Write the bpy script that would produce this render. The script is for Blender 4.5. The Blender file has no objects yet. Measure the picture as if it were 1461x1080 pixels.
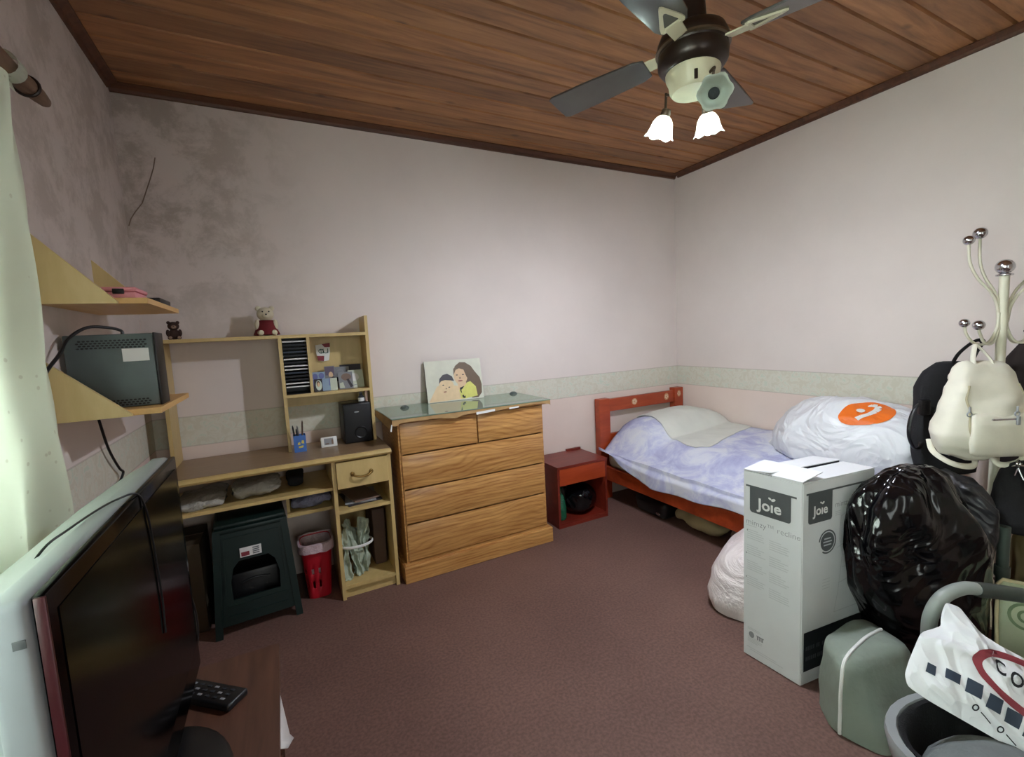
import bpy, bmesh, math, random
from mathutils import Vector, Matrix, noise
from mathutils.bvhtree import BVHTree
random.seed(7)
scn = bpy.context.scene
COL = scn.collection
PI = math.pi
V = Vector

# ------------------------------------------------------------------ camera
cd = bpy.data.cameras.new('camera')
cam = bpy.data.objects.new('camera', cd)
COL.objects.link(cam)
cd.sensor_fit = 'HORIZONTAL'
cd.sensor_width = 36.0
cd.lens = 36.0 * 642.1 / 1461.0
cd.clip_start = 0.02
ax = V((0.88654, -0.45999760, -0.04948385))      # camera right in room axes
dn = V((-0.08840648, -0.06344794, -0.99406169))  # camera down
fw = V((0.45412634, 0.88565037, -0.09691592))    # camera forward
fw.normalize(); ax = (ax - fw * ax.dot(fw)).normalized(); dn = fw.cross(ax)
M = Matrix.Identity(4)
for i in range(3):
    M[i][0] = ax[i]; M[i][1] = -dn[i]; M[i][2] = -fw[i]
M[0][3], M[1][3], M[2][3] = 0.0, 0.0, 1.35
cam.matrix_world = M
scn.camera = cam

# ------------------------------------------------------------------ world, daylight, exposure
w = bpy.data.worlds.new('daylight'); scn.world = w
w.use_nodes = True
bg = w.node_tree.nodes['Background']
bg.inputs[0].default_value = (0.86, 0.95, 0.88, 1)
bg.inputs[1].default_value = 1.0
scn.view_settings.view_transform = 'Standard'
scn.view_settings.look = 'None'
scn.view_settings.gamma = 1.0
scn.view_settings.exposure = 0.85
scn.view_settings.use_curve_mapping = False
sky = bpy.data.lights.new('window_daylight', 'AREA')
sky.shape = 'RECTANGLE'; sky.size = 1.5; sky.size_y = 2.0; sky.energy = 85; sky.color = (0.94, 1.0, 0.95)
so = bpy.data.objects.new('window_daylight', sky); COL.objects.link(so)
so.location = (-1.25, 0.15, 1.5); so.rotation_euler = (0, -PI / 2, 0)

dl = bpy.data.lights.new('doorway_daylight', 'AREA')
dl.shape = 'RECTANGLE'; dl.size = 1.3; dl.size_y = 2.0; dl.energy = 9; dl.color = (0.95, 0.99, 1.0)
do = bpy.data.objects.new('doorway_daylight', dl); COL.objects.link(do)
do.location = (0.55, -2.35, 1.15); do.rotation_euler = (PI / 2, 0, 0)

# room constants
L, W, D, CE, FR = -0.608, 3.131, 2.88, 2.636, -1.6

# ------------------------------------------------------------------ materials
def lin(c):
    return tuple((v / 255.0 / 12.92) if v / 255.0 <= 0.04045 else ((v / 255.0 + 0.055) / 1.055) ** 2.4 for v in c) + (1,)

def newmat(name):
    m = bpy.data.materials.new(name); m.use_nodes = True
    nt = m.node_tree
    b = nt.nodes['Principled BSDF']
    return m, nt, b

def nd(nt, t, **kw):
    n = nt.nodes.new(t)
    for k, v in kw.items():
        if k in n.inputs: n.inputs[k].default_value = v
        else: setattr(n, k, v)
    return n

def coords(nt, scale=(1, 1, 1)):
    tc = nt.nodes.new('ShaderNodeTexCoord')
    mp = nt.nodes.new('ShaderNodeMapping')
    mp.inputs['Scale'].default_value = scale
    nt.links.new(tc.outputs['Object'], mp.inputs['Vector'])
    return mp.outputs['Vector']

def ramp(nt, fac, stops):
    r = nt.nodes.new('ShaderNodeValToRGB')
    e = r.color_ramp.elements
    while len(e) < len(stops): e.new(0.5)
    for el, (p, c) in zip(e, stops):
        el.position = p; el.color = c
    nt.links.new(fac, r.inputs[0])
    return r.outputs[0]

def mixc(nt, fac, a, b, blend='MIX'):
    m = nt.nodes.new('ShaderNodeMix'); m.data_type = 'RGBA'; m.blend_type = blend
    for sock, v in ((0, fac), (6, a), (7, b)):
        if hasattr(v, 'links') or hasattr(v, 'is_linked'): nt.links.new(v, m.inputs[sock])
        else: m.inputs[sock].default_value = v
    return m.outputs[2]

def math_(nt, op, a, b=0.0):
    m = nt.nodes.new('ShaderNodeMath'); m.operation = op
    for i, v in enumerate((a, b)):
        if hasattr(v, 'is_linked'): nt.links.new(v, m.inputs[i])
        else: m.inputs[i].default_value = v
    return m.outputs[0]

def bump(nt, b, h, strength=0.2, dist=0.01):
    bp = nt.nodes.new('ShaderNodeBump')
    bp.inputs['Strength'].default_value = strength; bp.inputs['Distance'].default_value = dist
    nt.links.new(h, bp.inputs['Height']); nt.links.new(bp.outputs[0], b.inputs['Normal'])

def plain(name, c, rough=0.5, metal=0.0, var=0.08, vs=12, bmp=0.0, bs=60, spec=0.5, scale=(1, 1, 1), dist=0.004, coat=0.0, trans=0.0, alpha=1.0, ior=1.45):
    m, nt, b = newmat(name)
    base = lin(c)
    n = nd(nt, 'ShaderNodeTexNoise', Scale=vs, Detail=4.0)
    nt.links.new(coords(nt, scale), n.inputs['Vector'])
    lo = tuple(x * (1 - var) for x in base[:3]) + (1,); hi = tuple(min(1, x * (1 + var)) for x in base[:3]) + (1,)
    nt.links.new(ramp(nt, n.outputs[0], [(0.3, lo), (0.7, hi)]), b.inputs['Base Color'])
    b.inputs['Roughness'].default_value = rough; b.inputs['Metallic'].default_value = metal
    b.inputs['Specular IOR Level'].default_value = spec
    b.inputs['Coat Weight'].default_value = coat
    b.inputs['Transmission Weight'].default_value = trans
    b.inputs['IOR'].default_value = ior
    b.inputs['Alpha'].default_value = alpha
    if bmp > 0:
        n2 = nd(nt, 'ShaderNodeTexNoise', Scale=bs, Detail=5.0)
        nt.links.new(coords(nt, scale), n2.inputs['Vector'])
        bump(nt, b, n2.outputs[0], bmp, dist)
    return m

def wood(name, c1, c2, scale=(1.2, 12, 12), rough=0.45, dist=0.0, rings=0.0, knots=0.0, coat=0.0, rand=0.0, kc=None):
    """grain runs along the axis whose scale is smallest; rings > 0 adds broad cathedral bands"""
    m, nt, b = newmat(name)
    def shifted(vec):
        if not rand: return vec
        oi = nt.nodes.new('ShaderNodeObjectInfo')
        ad = nt.nodes.new('ShaderNodeVectorMath'); ad.operation = 'ADD'
        cb = nt.nodes.new('ShaderNodeCombineXYZ')
        for i in range(3): nt.links.new(math_(nt, 'MULTIPLY', oi.outputs['Random'], 37.0 + 11 * i), cb.inputs[i])
        nt.links.new(vec, ad.inputs[0]); nt.links.new(cb.outputs[0], ad.inputs[1]); return ad.outputs[0]
    n = nd(nt, 'ShaderNodeTexNoise', Scale=2.6, Detail=8.0, Roughness=0.62, Distortion=0.3); nt.links.new(shifted(coords(nt, scale)), n.inputs['Vector'])
    f = n.outputs[0]
    if rings:
        big = nd(nt, 'ShaderNodeTexNoise', Scale=1.0, Detail=2.0, Roughness=0.4, Distortion=0.2)
        bv = shifted(coords(nt, (1.6, 3.0, 4.0))); nt.links.new(bv, big.inputs['Vector'])
        sz = nt.nodes.new('ShaderNodeSeparateXYZ'); nt.links.new(coords(nt), sz.inputs[0])
        ph = math_(nt, 'ADD', math_(nt, 'MULTIPLY', sz.outputs['Z'], rings), math_(nt, 'MULTIPLY', big.outputs[0], rings * 0.22))
        band = math_(nt, 'ADD', math_(nt, 'MULTIPLY', math_(nt, 'SINE', ph), 0.5), 0.5)
        band = math_(nt, 'POWER', band, 3.0)
        f = math_(nt, 'SUBTRACT', math_(nt, 'ADD', math_(nt, 'MULTIPLY', f, 0.85), 0.10), math_(nt, 'MULTIPLY', band, 0.13))
    col = ramp(nt, f, [(0.28, lin(c1)), (0.72, lin(c2))])
    if knots:
        vo = nd(nt, 'ShaderNodeTexVoronoi', Scale=knots)
        nt.links.new(shifted(coords(nt, (1.0, 0.4, 1.7))), vo.inputs['Vector'])
        kf = ramp(nt, vo.outputs['Distance'], [(0.04, (1, 1, 1, 1)), (0.10, (0, 0, 0, 1))])
        col = mixc(nt, math_(nt, 'MULTIPLY', kf, 0.6), col, lin(kc or tuple(int(x * 0.55) for x in c1)))
    nt.links.new(col, b.inputs['Base Color'])
    b.inputs['Roughness'].default_value = rough
    b.inputs['Coat Weight'].default_value = coat
    bump(nt, b, f, 0.05, 0.004)
    return m

def emit(name, c, s):
    m, nt, b = newmat(name)
    b.inputs['Base Color'].default_value = lin(c)
    b.inputs['Emission Color'].default_value = lin(c); b.inputs['Emission Strength'].default_value = s
    n = nd(nt, 'ShaderNodeTexNoise', Scale=5.0)
    return m

def wallmat(name, stain):
    """painted plaster, pale wallpaper border at waist height, damp stains near one corner"""
    m, nt, b = newmat(name)
    vec = coords(nt)
    sp = nt.nodes.new('ShaderNodeSeparateXYZ'); nt.links.new(vec, sp.inputs[0])
    n1 = nd(nt, 'ShaderNodeTexNoise', Scale=1.8, Detail=5.0, Roughness=0.6); nt.links.new(vec, n1.inputs['Vector'])
    n2 = nd(nt, 'ShaderNodeTexNoise', Scale=14.0, Detail=6.0, Roughness=0.65); nt.links.new(vec, n2.inputs['Vector'])
    up = ramp(nt, n1.outputs[0], [(0.3, lin((216, 205, 200))), (0.7, lin((224, 213, 208)))])
    lo = ramp(nt, n1.outputs[0], [(0.3, lin((220, 202, 192))), (0.7, lin((226, 209, 200)))])
    bn = nd(nt, 'ShaderNodeTexNoise', Scale=22.0, Detail=3.0, Distortion=1.8); nt.links.new(vec, bn.inputs['Vector'])
    bd = ramp(nt, bn.outputs[0], [(0.4, lin((204, 200, 184))), (0.55, lin((212, 209, 196))), (0.68, lin((198, 205, 190)))])
    z = sp.outputs['Z']
    wob = math_(nt, 'MULTIPLY', math_(nt, 'SUBTRACT', n2.outputs[0], 0.5), 0.004)
    zz = math_(nt, 'ADD', z, wob)
    above = math_(nt, 'GREATER_THAN', zz, 1.003)
    below = math_(nt, 'LESS_THAN', zz, 0.845)
    c = mixc(nt, above, bd, up); c = mixc(nt, below, c, lo)
    # thin printed edge lines of the border
    for zc in (1.003, 0.845):
        ln = math_(nt, 'LESS_THAN', math_(nt, 'ABSOLUTE', math_(nt, 'SUBTRACT', zz, zc)), 0.003)
        c = mixc(nt, math_(nt, 'MULTIPLY', ln, 0.35), c, lin((150, 138, 128)))
    if stain:
        def smooth(v, a, bb):
            r = nt.nodes.new('ShaderNodeMapRange'); r.interpolation_type = 'SMOOTHSTEP'
            r.inputs['From Min'].default_value = a; r.inputs['From Max'].default_value = bb
            nt.links.new(v, r.inputs['Value']); return r.outputs[0]
        ns = nd(nt, 'ShaderNodeTexNoise', Scale=5.0, Detail=8.0, Roughness=0.72, Distortion=0.25); nt.links.new(vec, ns.inputs['Vector'])
        patch = smooth(ns.outputs[0], 0.42, 0.60)
        if stain == 'back':
            near = math_(nt, 'MULTIPLY', smooth(sp.outputs['X'], 0.35, -0.45), smooth(z, 1.15, 2.0))
            amt = 0.50
        else:
            near = math_(nt, 'MULTIPLY', smooth(sp.outputs['Y'], 0.6, 2.2), smooth(z, 1.2, 2.0)); amt = 0.38
        f = math_(nt, 'MULTIPLY', math_(nt, 'MULTIPLY', patch, near), amt)
        c = mixc(nt, f, c, lin((124, 112, 96)))
        gen = math_(nt, 'MULTIPLY', near, 0.28)
        c = mixc(nt, gen, c, lin((140, 128, 112)))
    nt.links.new(c, b.inputs['Base Color'])
    b.inputs['Roughness'].default_value = 0.75
    b.inputs['Specular IOR Level'].default_value = 0.25
    bump(nt, b, n2.outputs[0], 0.12, 0.01)
    return m

def floormat():
    m, nt, b = newmat('floor_tile')
    vec = coords(nt)
    n = nd(nt, 'ShaderNodeTexNoise', Scale=2.2, Detail=5.0); nt.links.new(vec, n.inputs['Vector'])
    n2 = nd(nt, 'ShaderNodeTexNoise', Scale=90.0, Detail=3.0); nt.links.new(vec, n2.inputs['Vector'])
    c = ramp(nt, n.outputs[0], [(0.3, lin((104, 78, 71))), (0.7, lin((116, 88, 80)))])
    c2 = ramp(nt, n2.outputs[0], [(0.35, (0.8, 0.8, 0.8, 1)), (0.65, (1.15, 1.15, 1.15, 1))])
    c = mixc(nt, 1.0, c, c2, 'MULTIPLY')
    nt.links.new(c, b.inputs['Base Color'])
    b.inputs['Roughness'].default_value = 0.62
    b.inputs['Specular IOR Level'].default_value = 0.3
    bump(nt, b, n2.outputs[0], 0.15, 0.002)
    return m

def ceilmat():
    """stained pine boards, every board (0.135 m wide) with its own tone, knots and streaks"""
    m, nt, b = newmat('ceiling_boards')
    vec = coords(nt)
    sp = nt.nodes.new('ShaderNodeSeparateXYZ'); nt.links.new(vec, sp.inputs[0])
    idx = math_(nt, 'FLOOR', math_(nt, 'DIVIDE', math_(nt, 'SUBTRACT', D, sp.outputs['Y']), 0.135))
    wn = nt.nodes.new('ShaderNodeTexWhiteNoise'); wn.noise_dimensions = '1D'; nt.links.new(idx, wn.inputs['W'])
    cb = nt.nodes.new('ShaderNodeCombineXYZ')
    nt.links.new(math_(nt, 'ADD', math_(nt, 'MULTIPLY', sp.outputs['X'], 1.3), math_(nt, 'MULTIPLY', wn.outputs['Value'], 40)), cb.inputs[0])
    nt.links.new(math_(nt, 'MULTIPLY', sp.outputs['Y'], 16.0), cb.inputs[1])
    n = nd(nt, 'ShaderNodeTexNoise', Scale=1.5, Detail=6.0, Roughness=0.6, Distortion=0.6); nt.links.new(cb.outputs[0], n.inputs['Vector'])
    c = ramp(nt, n.outputs[0], [(0.25, lin((108, 70, 42))), (0.5, lin((160, 110, 70))), (0.75, lin((188, 136, 90)))])
    tone = ramp(nt, wn.outputs['Value'], [(0.0, (0.72, 0.70, 0.68, 1)), (1.0, (1.12, 1.1, 1.05, 1))])
    c = mixc(nt, 1.0, c, tone, 'MULTIPLY')
    kv = nt.nodes.new('ShaderNodeCombineXYZ')
    nt.links.new(math_(nt, 'ADD', sp.outputs['X'], math_(nt, 'MULTIPLY', wn.outputs['Value'], 9)), kv.inputs[0])
    nt.links.new(math_(nt, 'MULTIPLY', sp.outputs['Y'], 2.0), kv.inputs[1])
    vo = nd(nt, 'ShaderNodeTexVoronoi', Scale=3.2); nt.links.new(kv.outputs[0], vo.inputs['Vector'])
    kf = ramp(nt, vo.outputs['Distance'], [(0.04, (1, 1, 1, 1)), (0.13, (0, 0, 0, 1))])
    c = mixc(nt, math_(nt, 'MULTIPLY', kf, 0.6), c, lin((58, 32, 22)))
    nt.links.new(c, b.inputs['Base Color'])
    b.inputs['Roughness'].default_value = 0.42
    bump(nt, b, n.outputs[0], 0.1, 0.004)
    return m

def curtainmat():
    m, nt, b = newmat('curtain_voile')
    vec = coords(nt)
    vo = nd(nt, 'ShaderNodeTexVoronoi', Scale=26.0); nt.links.new(vec, vo.inputs['Vector'])
    dots = ramp(nt, vo.outputs['Distance'], [(0.10, (1, 1, 1, 1)), (0.14, (0, 0, 0, 1))])
    c = mixc(nt, math_(nt, 'MULTIPLY', dots, 0.4), lin((226, 232, 216)), lin((176, 170, 150)))
    nt.links.new(c, b.inputs['Base Color']); b.inputs['Roughness'].default_value = 0.8
    tr = nt.nodes.new('ShaderNodeBsdfTranslucent'); nt.links.new(c, tr.inputs['Color'])
    mx = nt.nodes.new('ShaderNodeMixShader'); mx.inputs[0].default_value = 0.55
    out = nt.nodes['Material Output']
    nt.links.new(b.outputs[0], mx.inputs[1]); nt.links.new(tr.outputs[0], mx.inputs[2]); nt.links.new(mx.outputs[0], out.inputs[0])
    return m

def duvetmat():
    m, nt, b = newmat('lilac_bedspread')
    vec = coords(nt)
    n = nd(nt, 'ShaderNodeTexNoise', Scale=5.5, Detail=6.0, Roughness=0.66, Distortion=0.5); nt.links.new(vec, n.inputs['Vector'])
    c = ramp(nt, n.outputs[0], [(0.30, lin((164, 166, 206))), (0.45, lin((188, 192, 222))), (0.57, lin((214, 218, 232))), (0.8, lin((228, 230, 234)))])
    nt.links.new(c, b.inputs['Base Color']); b.inputs['Roughness'].default_value = 0.85; b.inputs['Specular IOR Level'].default_value = 0.2
    n2 = nd(nt, 'ShaderNodeTexNoise', Scale=18.0, Detail=4.0); nt.links.new(vec, n2.inputs['Vector'])
    bump(nt, b, n2.outputs[0], 0.25, 0.01)
    return m

def bagmat(name, c, rough=0.25, bmp=0.5, bs=14, var=0.1, trans=0.0, det=6.0):
    """thin crinkled plastic film"""
    m, nt, b = newmat(name)
    vec = coords(nt)
    n = nd(nt, 'ShaderNodeTexNoise', Scale=bs, Detail=det, Roughness=0.55, Distortion=1.5); nt.links.new(vec, n.inputs['Vector'])
    wv_ = nt.nodes.new('ShaderNodeVectorMath'); wv_.operation = 'MULTIPLY_ADD'
    nt.links.new(n.outputs['Color'], wv_.inputs[0]); wv_.inputs[1].default_value = (1.4 / bs, 1.4 / bs, 1.4 / bs)
    nt.links.new(coords(nt, (1.0, 1.0, 0.55)), wv_.inputs[2])
    vo = nd(nt, 'ShaderNodeTexVoronoi', Scale=bs * 1.6); nt.links.new(wv_.outputs[0], vo.inputs['Vector'])
    vo2 = nd(nt, 'ShaderNodeTexVoronoi', Scale=bs * 4.2); nt.links.new(wv_.outputs[0], vo2.inputs['Vector'])
    cre = math_(nt, 'ADD', vo.outputs['Distance'], math_(nt, 'MULTIPLY', vo2.outputs['Distance'], 0.35))
    n2 = nd(nt, 'ShaderNodeTexNoise', Scale=5.0, Detail=4.0); nt.links.new(vec, n2.inputs['Vector'])
    base = lin(c)
    lo = tuple(x * (1 - var) for x in base[:3]) + (1,)
    nt.links.new(ramp(nt, n2.outputs[0], [(0.3, lo), (0.7, base)]), b.inputs['Base Color'])
    b.inputs['Roughness'].default_value = rough
    bump(nt, b, cre, bmp, 0.25 / bs)
    if trans:
        tr = nt.nodes.new('ShaderNodeBsdfTranslucent'); tr.inputs['Color'].default_value = base
        mx = nt.nodes.new('ShaderNodeMixShader'); mx.inputs[0].default_value = trans
        out = nt.nodes['Material Output']
        nt.links.new(b.outputs[0], mx.inputs[1]); nt.links.new(tr.outputs[0], mx.inputs[2]); nt.links.new(mx.outputs[0], out.inputs[0])
    return m

MT = {}
MT['wall_back'] = wallmat('plaster_back', 'back')
MT['wall_left'] = wallmat('plaster_left', 'left')
MT['wall'] = wallmat('plaster', None)
MT['floor'] = floormat()
MT['ceiling'] = ceilmat()
MT['moulding'] = wood('dark_moulding', (66, 38, 22), (104, 62, 36), (1.2, 14, 14), 0.5)
MT['curtain'] = curtainmat()
MT['pole'] = wood('weathered_pole', (84, 62, 46), (132, 104, 80), (14, 2, 14), 0.7)
MT['birch'] = wood('birch_laminate', (208, 184, 126), (220, 198, 142), (9, 9, 1.5), 0.42)
MT['birch_orange'] = wood('birch_edge', (212, 166, 104), (224, 182, 118), (12, 1.5, 12), 0.45)
MT['desk'] = wood('desk_laminate', (190, 164, 106), (206, 180, 122), (9, 9, 1.5), 0.4)
MT['desktop'] = wood('desk_worktop', (134, 110, 82), (150, 124, 94), (1.5, 14, 9), 0.32)
MT['pine'] = wood('varnished_pine', (150, 96, 44), (218, 168, 102), (1.6, 22, 22), 0.36, rings=270.0, knots=3.0, rand=1.0, coat=0.15)
MT['pine_top'] = wood('varnished_pine_edge', (160, 106, 52), (208, 154, 88), (1.1, 9, 12), 0.4)
MT['redwood'] = wood('red_stain', (140, 46, 16), (174, 70, 30), (1.2, 8, 8), 0.38, coat=0.2)
MT['mahogany'] = wood('dark_red_stain', (96, 26, 16), (126, 42, 28), (1.5, 8, 8), 0.38, coat=0.15)
MT['walnut'] = wood('walnut_laminate', (74, 48, 38), (106, 72, 56), (14, 1.2, 14), 0.45)
MT['black'] = plain('black_plastic', (22, 22, 24), 0.38)
MT['blackmatte'] = plain('black_cloth', (26, 26, 29), 0.85, bmp=0.3, bs=200)
MT['charcoal'] = plain('charcoal_cloth', (48, 50, 54), 0.85, bmp=0.35, bs=150)
MT['white'] = plain('white_plastic', (226, 226, 224), 0.45, var=0.03)
MT['paper'] = plain('white_paper', (222, 222, 220), 0.7, var=0.03)
MT['glass_green'] = plain('glass_top', (176, 200, 180), 0.04, trans=0.6, spec=0.7, var=0.02)
MT['pane'] = plain('window_pane', (240, 250, 245), 0.02, trans=1.0, var=0.01)
MT['chrome'] = plain('chrome', (200, 200, 204), 0.18, 1.0, var=0.02)
MT['brass'] = plain('aged_brass', (150, 122, 70), 0.35, 0.9)
MT['grey'] = plain('grey_plastic', (150, 154, 156), 0.42, var=0.04)
MT['silver'] = plain('silver_plastic', (150, 156, 160), 0.42, 0.1, var=0.03)
MT['maroon'] = plain('maroon_reflection', (60, 13, 21), 0.35)
MT['screen'] = plain('dark_glass', (3, 3, 4), 0.16, var=0.0, spec=0.12)
MT['cream_metal'] = plain('cream_metal', (214, 210, 190), 0.4, var=0.03)
MT['cream_leather'] = plain('cream_leather', (222, 218, 202), 0.55, var=0.06, bmp=0.25, bs=40)
MT['green_plastic'] = plain('dark_green_plastic', (15, 34, 31), 0.42, var=0.06)
MT['red_plastic'] = plain('red_plastic', (176, 20, 38), 0.38, var=0.05)
MT['liner'] = bagmat('bin_liner', (206, 180, 186), 0.3, 0.4, 20)
MT['blackbag'] = bagmat('black_bin_liner', (9, 9, 12), 0.15, 0.32, 2.2, det=2.0)
MT['dullbag'] = bagmat('thin_black_bin_liner', (40, 40, 42), 0.4, 0.5, 3.2, det=2.0)
MT['whitebag'] = bagmat('white_carrier_film', (226, 228, 232), 0.38, 0.4, 3.2, 0.04, det=2.0)
MT['pinkbag'] = bagmat('white_pink_carrier_film', (228, 218, 218), 0.4, 0.35, 3.0, 0.05)
MT['clearbag'] = bagmat('clear_wrap', (170, 168, 160), 0.2, 0.6, 16, 0.35)
MT['bluebag'] = bagmat('bluish_wrap', (140, 142, 168), 0.25, 0.6, 14, 0.4)
MT['mintbag'] = bagmat('pale_green_film', (176, 188, 168), 0.35, 0.5, 18, 0.2)
MT['brownbag'] = plain('brown_paper_bag', (82, 62, 50), 0.7, bmp=0.4, bs=20)
MT['greenfilm'] = bagmat('green_film', (20, 96, 66), 0.25, 0.5, 18, 0.3)
MT['coolbag'] = plain('sage_nylon', (132, 142, 132), 0.6, var=0.07, vs=9, bmp=0.55, bs=9, dist=0.02)
MT['duvet'] = duvetmat()
MT['sheet'] = plain('white_sheet', (214, 216, 208), 0.85, var=0.04, vs=9, bmp=0.25, bs=16)
MT['mattress'] = plain('beige_ticking', (188, 180, 160), 0.85)
MT['orange'] = plain('orange_print', (232, 112, 26), 0.5, var=0.03)
MT['dkgrey'] = plain('grey_print', (84, 88, 90), 0.6, var=0.04)
MT['ltgrey'] = plain('pale_grey_print', (196, 198, 200), 0.7, var=0.03)
MT['midgrey'] = plain('mid_grey_print', (140, 142, 146), 0.7, var=0.03)
MT['ink'] = plain('black_print', (26, 30, 36), 0.6, var=0.04)
MT['inkblue'] = plain('slate_print', (48, 60, 76), 0.6, var=0.04)
MT['redprint'] = plain('dull_red_print', (132, 50, 60), 0.6, var=0.04)
MT['carton'] = plain('white_carton', (214, 216, 218), 0.6, var=0.02)
MT['pinkcase'] = plain('pink_case', (226, 150, 156), 0.5)
MT['bulb'] = emit('lit_bulb', (238, 243, 255), 1350.0)
MT['shade'] = bagmat('frosted_glass', (222, 230, 222), 0.35, 0.02, 8, 0.02, trans=0.55)
MT['fan_dark'] = plain('dark_bronze', (44, 32, 26), 0.34, 0.35)
MT['fan_cream'] = plain('aged_cream', (206, 200, 172), 0.4, var=0.06)
MT['bronze'] = plain('worn_bronze', (92, 78, 62), 0.35, 0.5)
MT['blade'] = plain('dark_blade', (78, 76, 74), 0.22, var=0.10, vs=6, scale=(1, 1, 1), coat=0.3)

# ------------------------------------------------------------------ mesh builder
class B:
    def __init__(s):
        s.bm = bmesh.new(); s.mi = 0
    def _f(s, vs):
        try:
            f = s.bm.faces.new(vs); f.material_index = s.mi; return f
        except ValueError:
            return None
    def box(s, x0, x1, y0, y1, z0, z1, bev=0.0, M=None, seg=2):
        r = bmesh.ops.create_cube(s.bm, size=1.0)
        vs = r['verts']
        for v in vs:
            v.co = V(((x0 + x1) / 2 + v.co.x * (x1 - x0), (y0 + y1) / 2 + v.co.y * (y1 - y0), (z0 + z1) / 2 + v.co.z * (z1 - z0)))
        fs = set(f for v in vs for f in v.link_faces)
        for f in fs: f.material_index = s.mi
        if bev > 0:
            es = list(set(e for v in vs for e in v.link_edges))
            rb = bmesh.ops.bevel(s.bm, geom=es, offset=bev, segments=seg, affect='EDGES', profile=0.5)
            vs = rb['verts']
            for f in rb['faces']: f.material_index = s.mi
            vs = list(set(v for f in rb['faces'] for v in f.verts))
        if M is not None:
            for v in vs: v.co = M @ v.co
        return s
    def tube(s, pts, r, n=10, closed=False, cap=True, flat=1.0):
        pts = [V(p) for p in pts]; m = len(pts)
        rs = r if isinstance(r, (list, tuple)) else [r] * m
        rings = []; ref = None
        for i, p in enumerate(pts):
            a = pts[(i - 1) % m] if (closed or i > 0) else p
            c = pts[(i + 1) % m] if (closed or i < m - 1) else p
            t = (c - a).normalized()
            if ref is None:
                ref = V((0, 0, 1)) if abs(t.z) < 0.9 else V((1, 0, 0))
            u = (ref - t * ref.dot(t)).normalized(); ref = u
            k = t.cross(u)
            rings.append([s.bm.verts.new(p + (u * math.cos(2 * PI * j / n) * flat + k * math.sin(2 * PI * j / n)) * rs[i]) for j in range(n)])
        for i in range(m if closed else m - 1):
            A, Bq = rings[i], rings[(i + 1) % m]
            for j in range(n): s._f([A[j], A[(j + 1) % n], Bq[(j + 1) % n], Bq[j]])
        if cap and not closed:
            s._f(rings[0][::-1]); s._f(rings[-1])
        return s
    def lathe(s, prof, M=None, n=28, cap=True):
        M = M or Matrix.Identity(4)
        rings = []
        for r, z in prof:
            rings.append([s.bm.verts.new(M @ V((r * math.cos(2 * PI * j / n), r * math.sin(2 * PI * j / n), z))) for j in range(n)])
        for A, Bq in zip(rings, rings[1:]):
            for j in range(n): s._f([A[j], A[(j + 1) % n], Bq[(j + 1) % n], Bq[j]])
        if cap:
            s._f(rings[0][::-1]); s._f(rings[-1])
        return s
    def ball(s, c, r, n=16, m=10, M=None):
        r = r if isinstance(r, (list, tuple)) else (r, r, r)
        M = M or Matrix.Identity(4); c = V(c)
        top = s.bm.verts.new(M @ (c + V((0, 0, r[2])))); bot = s.bm.verts.new(M @ (c - V((0, 0, r[2]))))
        rings = []
        for i in range(1, m):
            t = PI * i / m
            rings.append([s.bm.verts.new(M @ (c + V((r[0] * math.sin(t) * math.cos(2 * PI * j / n), r[1] * math.sin(t) * math.sin(2 * PI * j / n), r[2] * math.cos(t))))) for j in range(n)])
        for A, Bq in zip(rings, rings[1:]):
            for j in range(n): s._f([A[j], Bq[j], Bq[(j + 1) % n], A[(j + 1) % n]])
        for j in range(n):
            s._f([top, rings[0][j], rings[0][(j + 1) % n]]); s._f([bot, rings[-1][(j + 1) % n], rings[-1][j]])
        return s
    def prism(s, pts, ext):
        """polygon (3D points) extruded by vector ext"""
        a = [s.bm.verts.new(V(p)) for p in pts]; ext = V(ext)
        b = [s.bm.verts.new(V(p) + ext) for p in pts]
        s._f(a[::-1]); s._f(b); n = len(a)
        for i in range(n): s._f([a[i], a[(i + 1) % n], b[(i + 1) % n], b[i]])
        return s
    def poly(s, pts):
        s._f([s.bm.verts.new(V(p)) for p in pts]); return s
    def grid(s, f, nu, nv, closed_u=False, keep=None):
        vv = [[s.bm.verts.new(V(f(i / (nu if closed_u else nu), j / nv))) for j in range(nv + 1)] for i in range(nu if closed_u else nu + 1)]
        for i in range(nu):
            for j in range(nv):
                if keep and not keep((i + 0.5) / nu, (j + 0.5) / nv): continue
                k = (i + 1) % len(vv)
                s._f([vv[i][j], vv[k][j], vv[k][j + 1], vv[i][j + 1]])
        return s
    def loft(s, rings, cap=True):
        R = [[s.bm.verts.new(V(p)) for p in r] for r in rings]
        for A, Bq in zip(R, R[1:]):
            n = len(A)
            for j in range(n): s._f([A[j], A[(j + 1) % n], Bq[(j + 1) % n], Bq[j]])
        if cap:
            s._f(R[0][::-1]); s._f(R[-1])
        return s
    def text(s, body, size, fn, bold=0.0, align='CENTER', shear=0.0):
        cu = bpy.data.curves.new('lettering', 'FONT'); cu.body = body; cu.size = size; cu.align_x = align; cu.align_y = 'CENTER'
        cu.offset = bold; cu.resolution_u = 3; cu.shear = shear
        o = bpy.data.objects.new('lettering', cu)
        me = bpy.data.meshes.new_from_object(o)
        vs = [s.bm.verts.new(V(fn(v.co.x, v.co.y))) for v in me.vertices]
        for p in me.polygons: s._f([vs[i] for i in p.vertices])
        bpy.data.objects.remove(o); bpy.data.curves.remove(cu); bpy.data.meshes.remove(me)
        return s
    def flat2d(s, pts, fn, sub=0):
        s._f([s.bm.verts.new(V(fn(*p))) for p in pts]); return s
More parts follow.
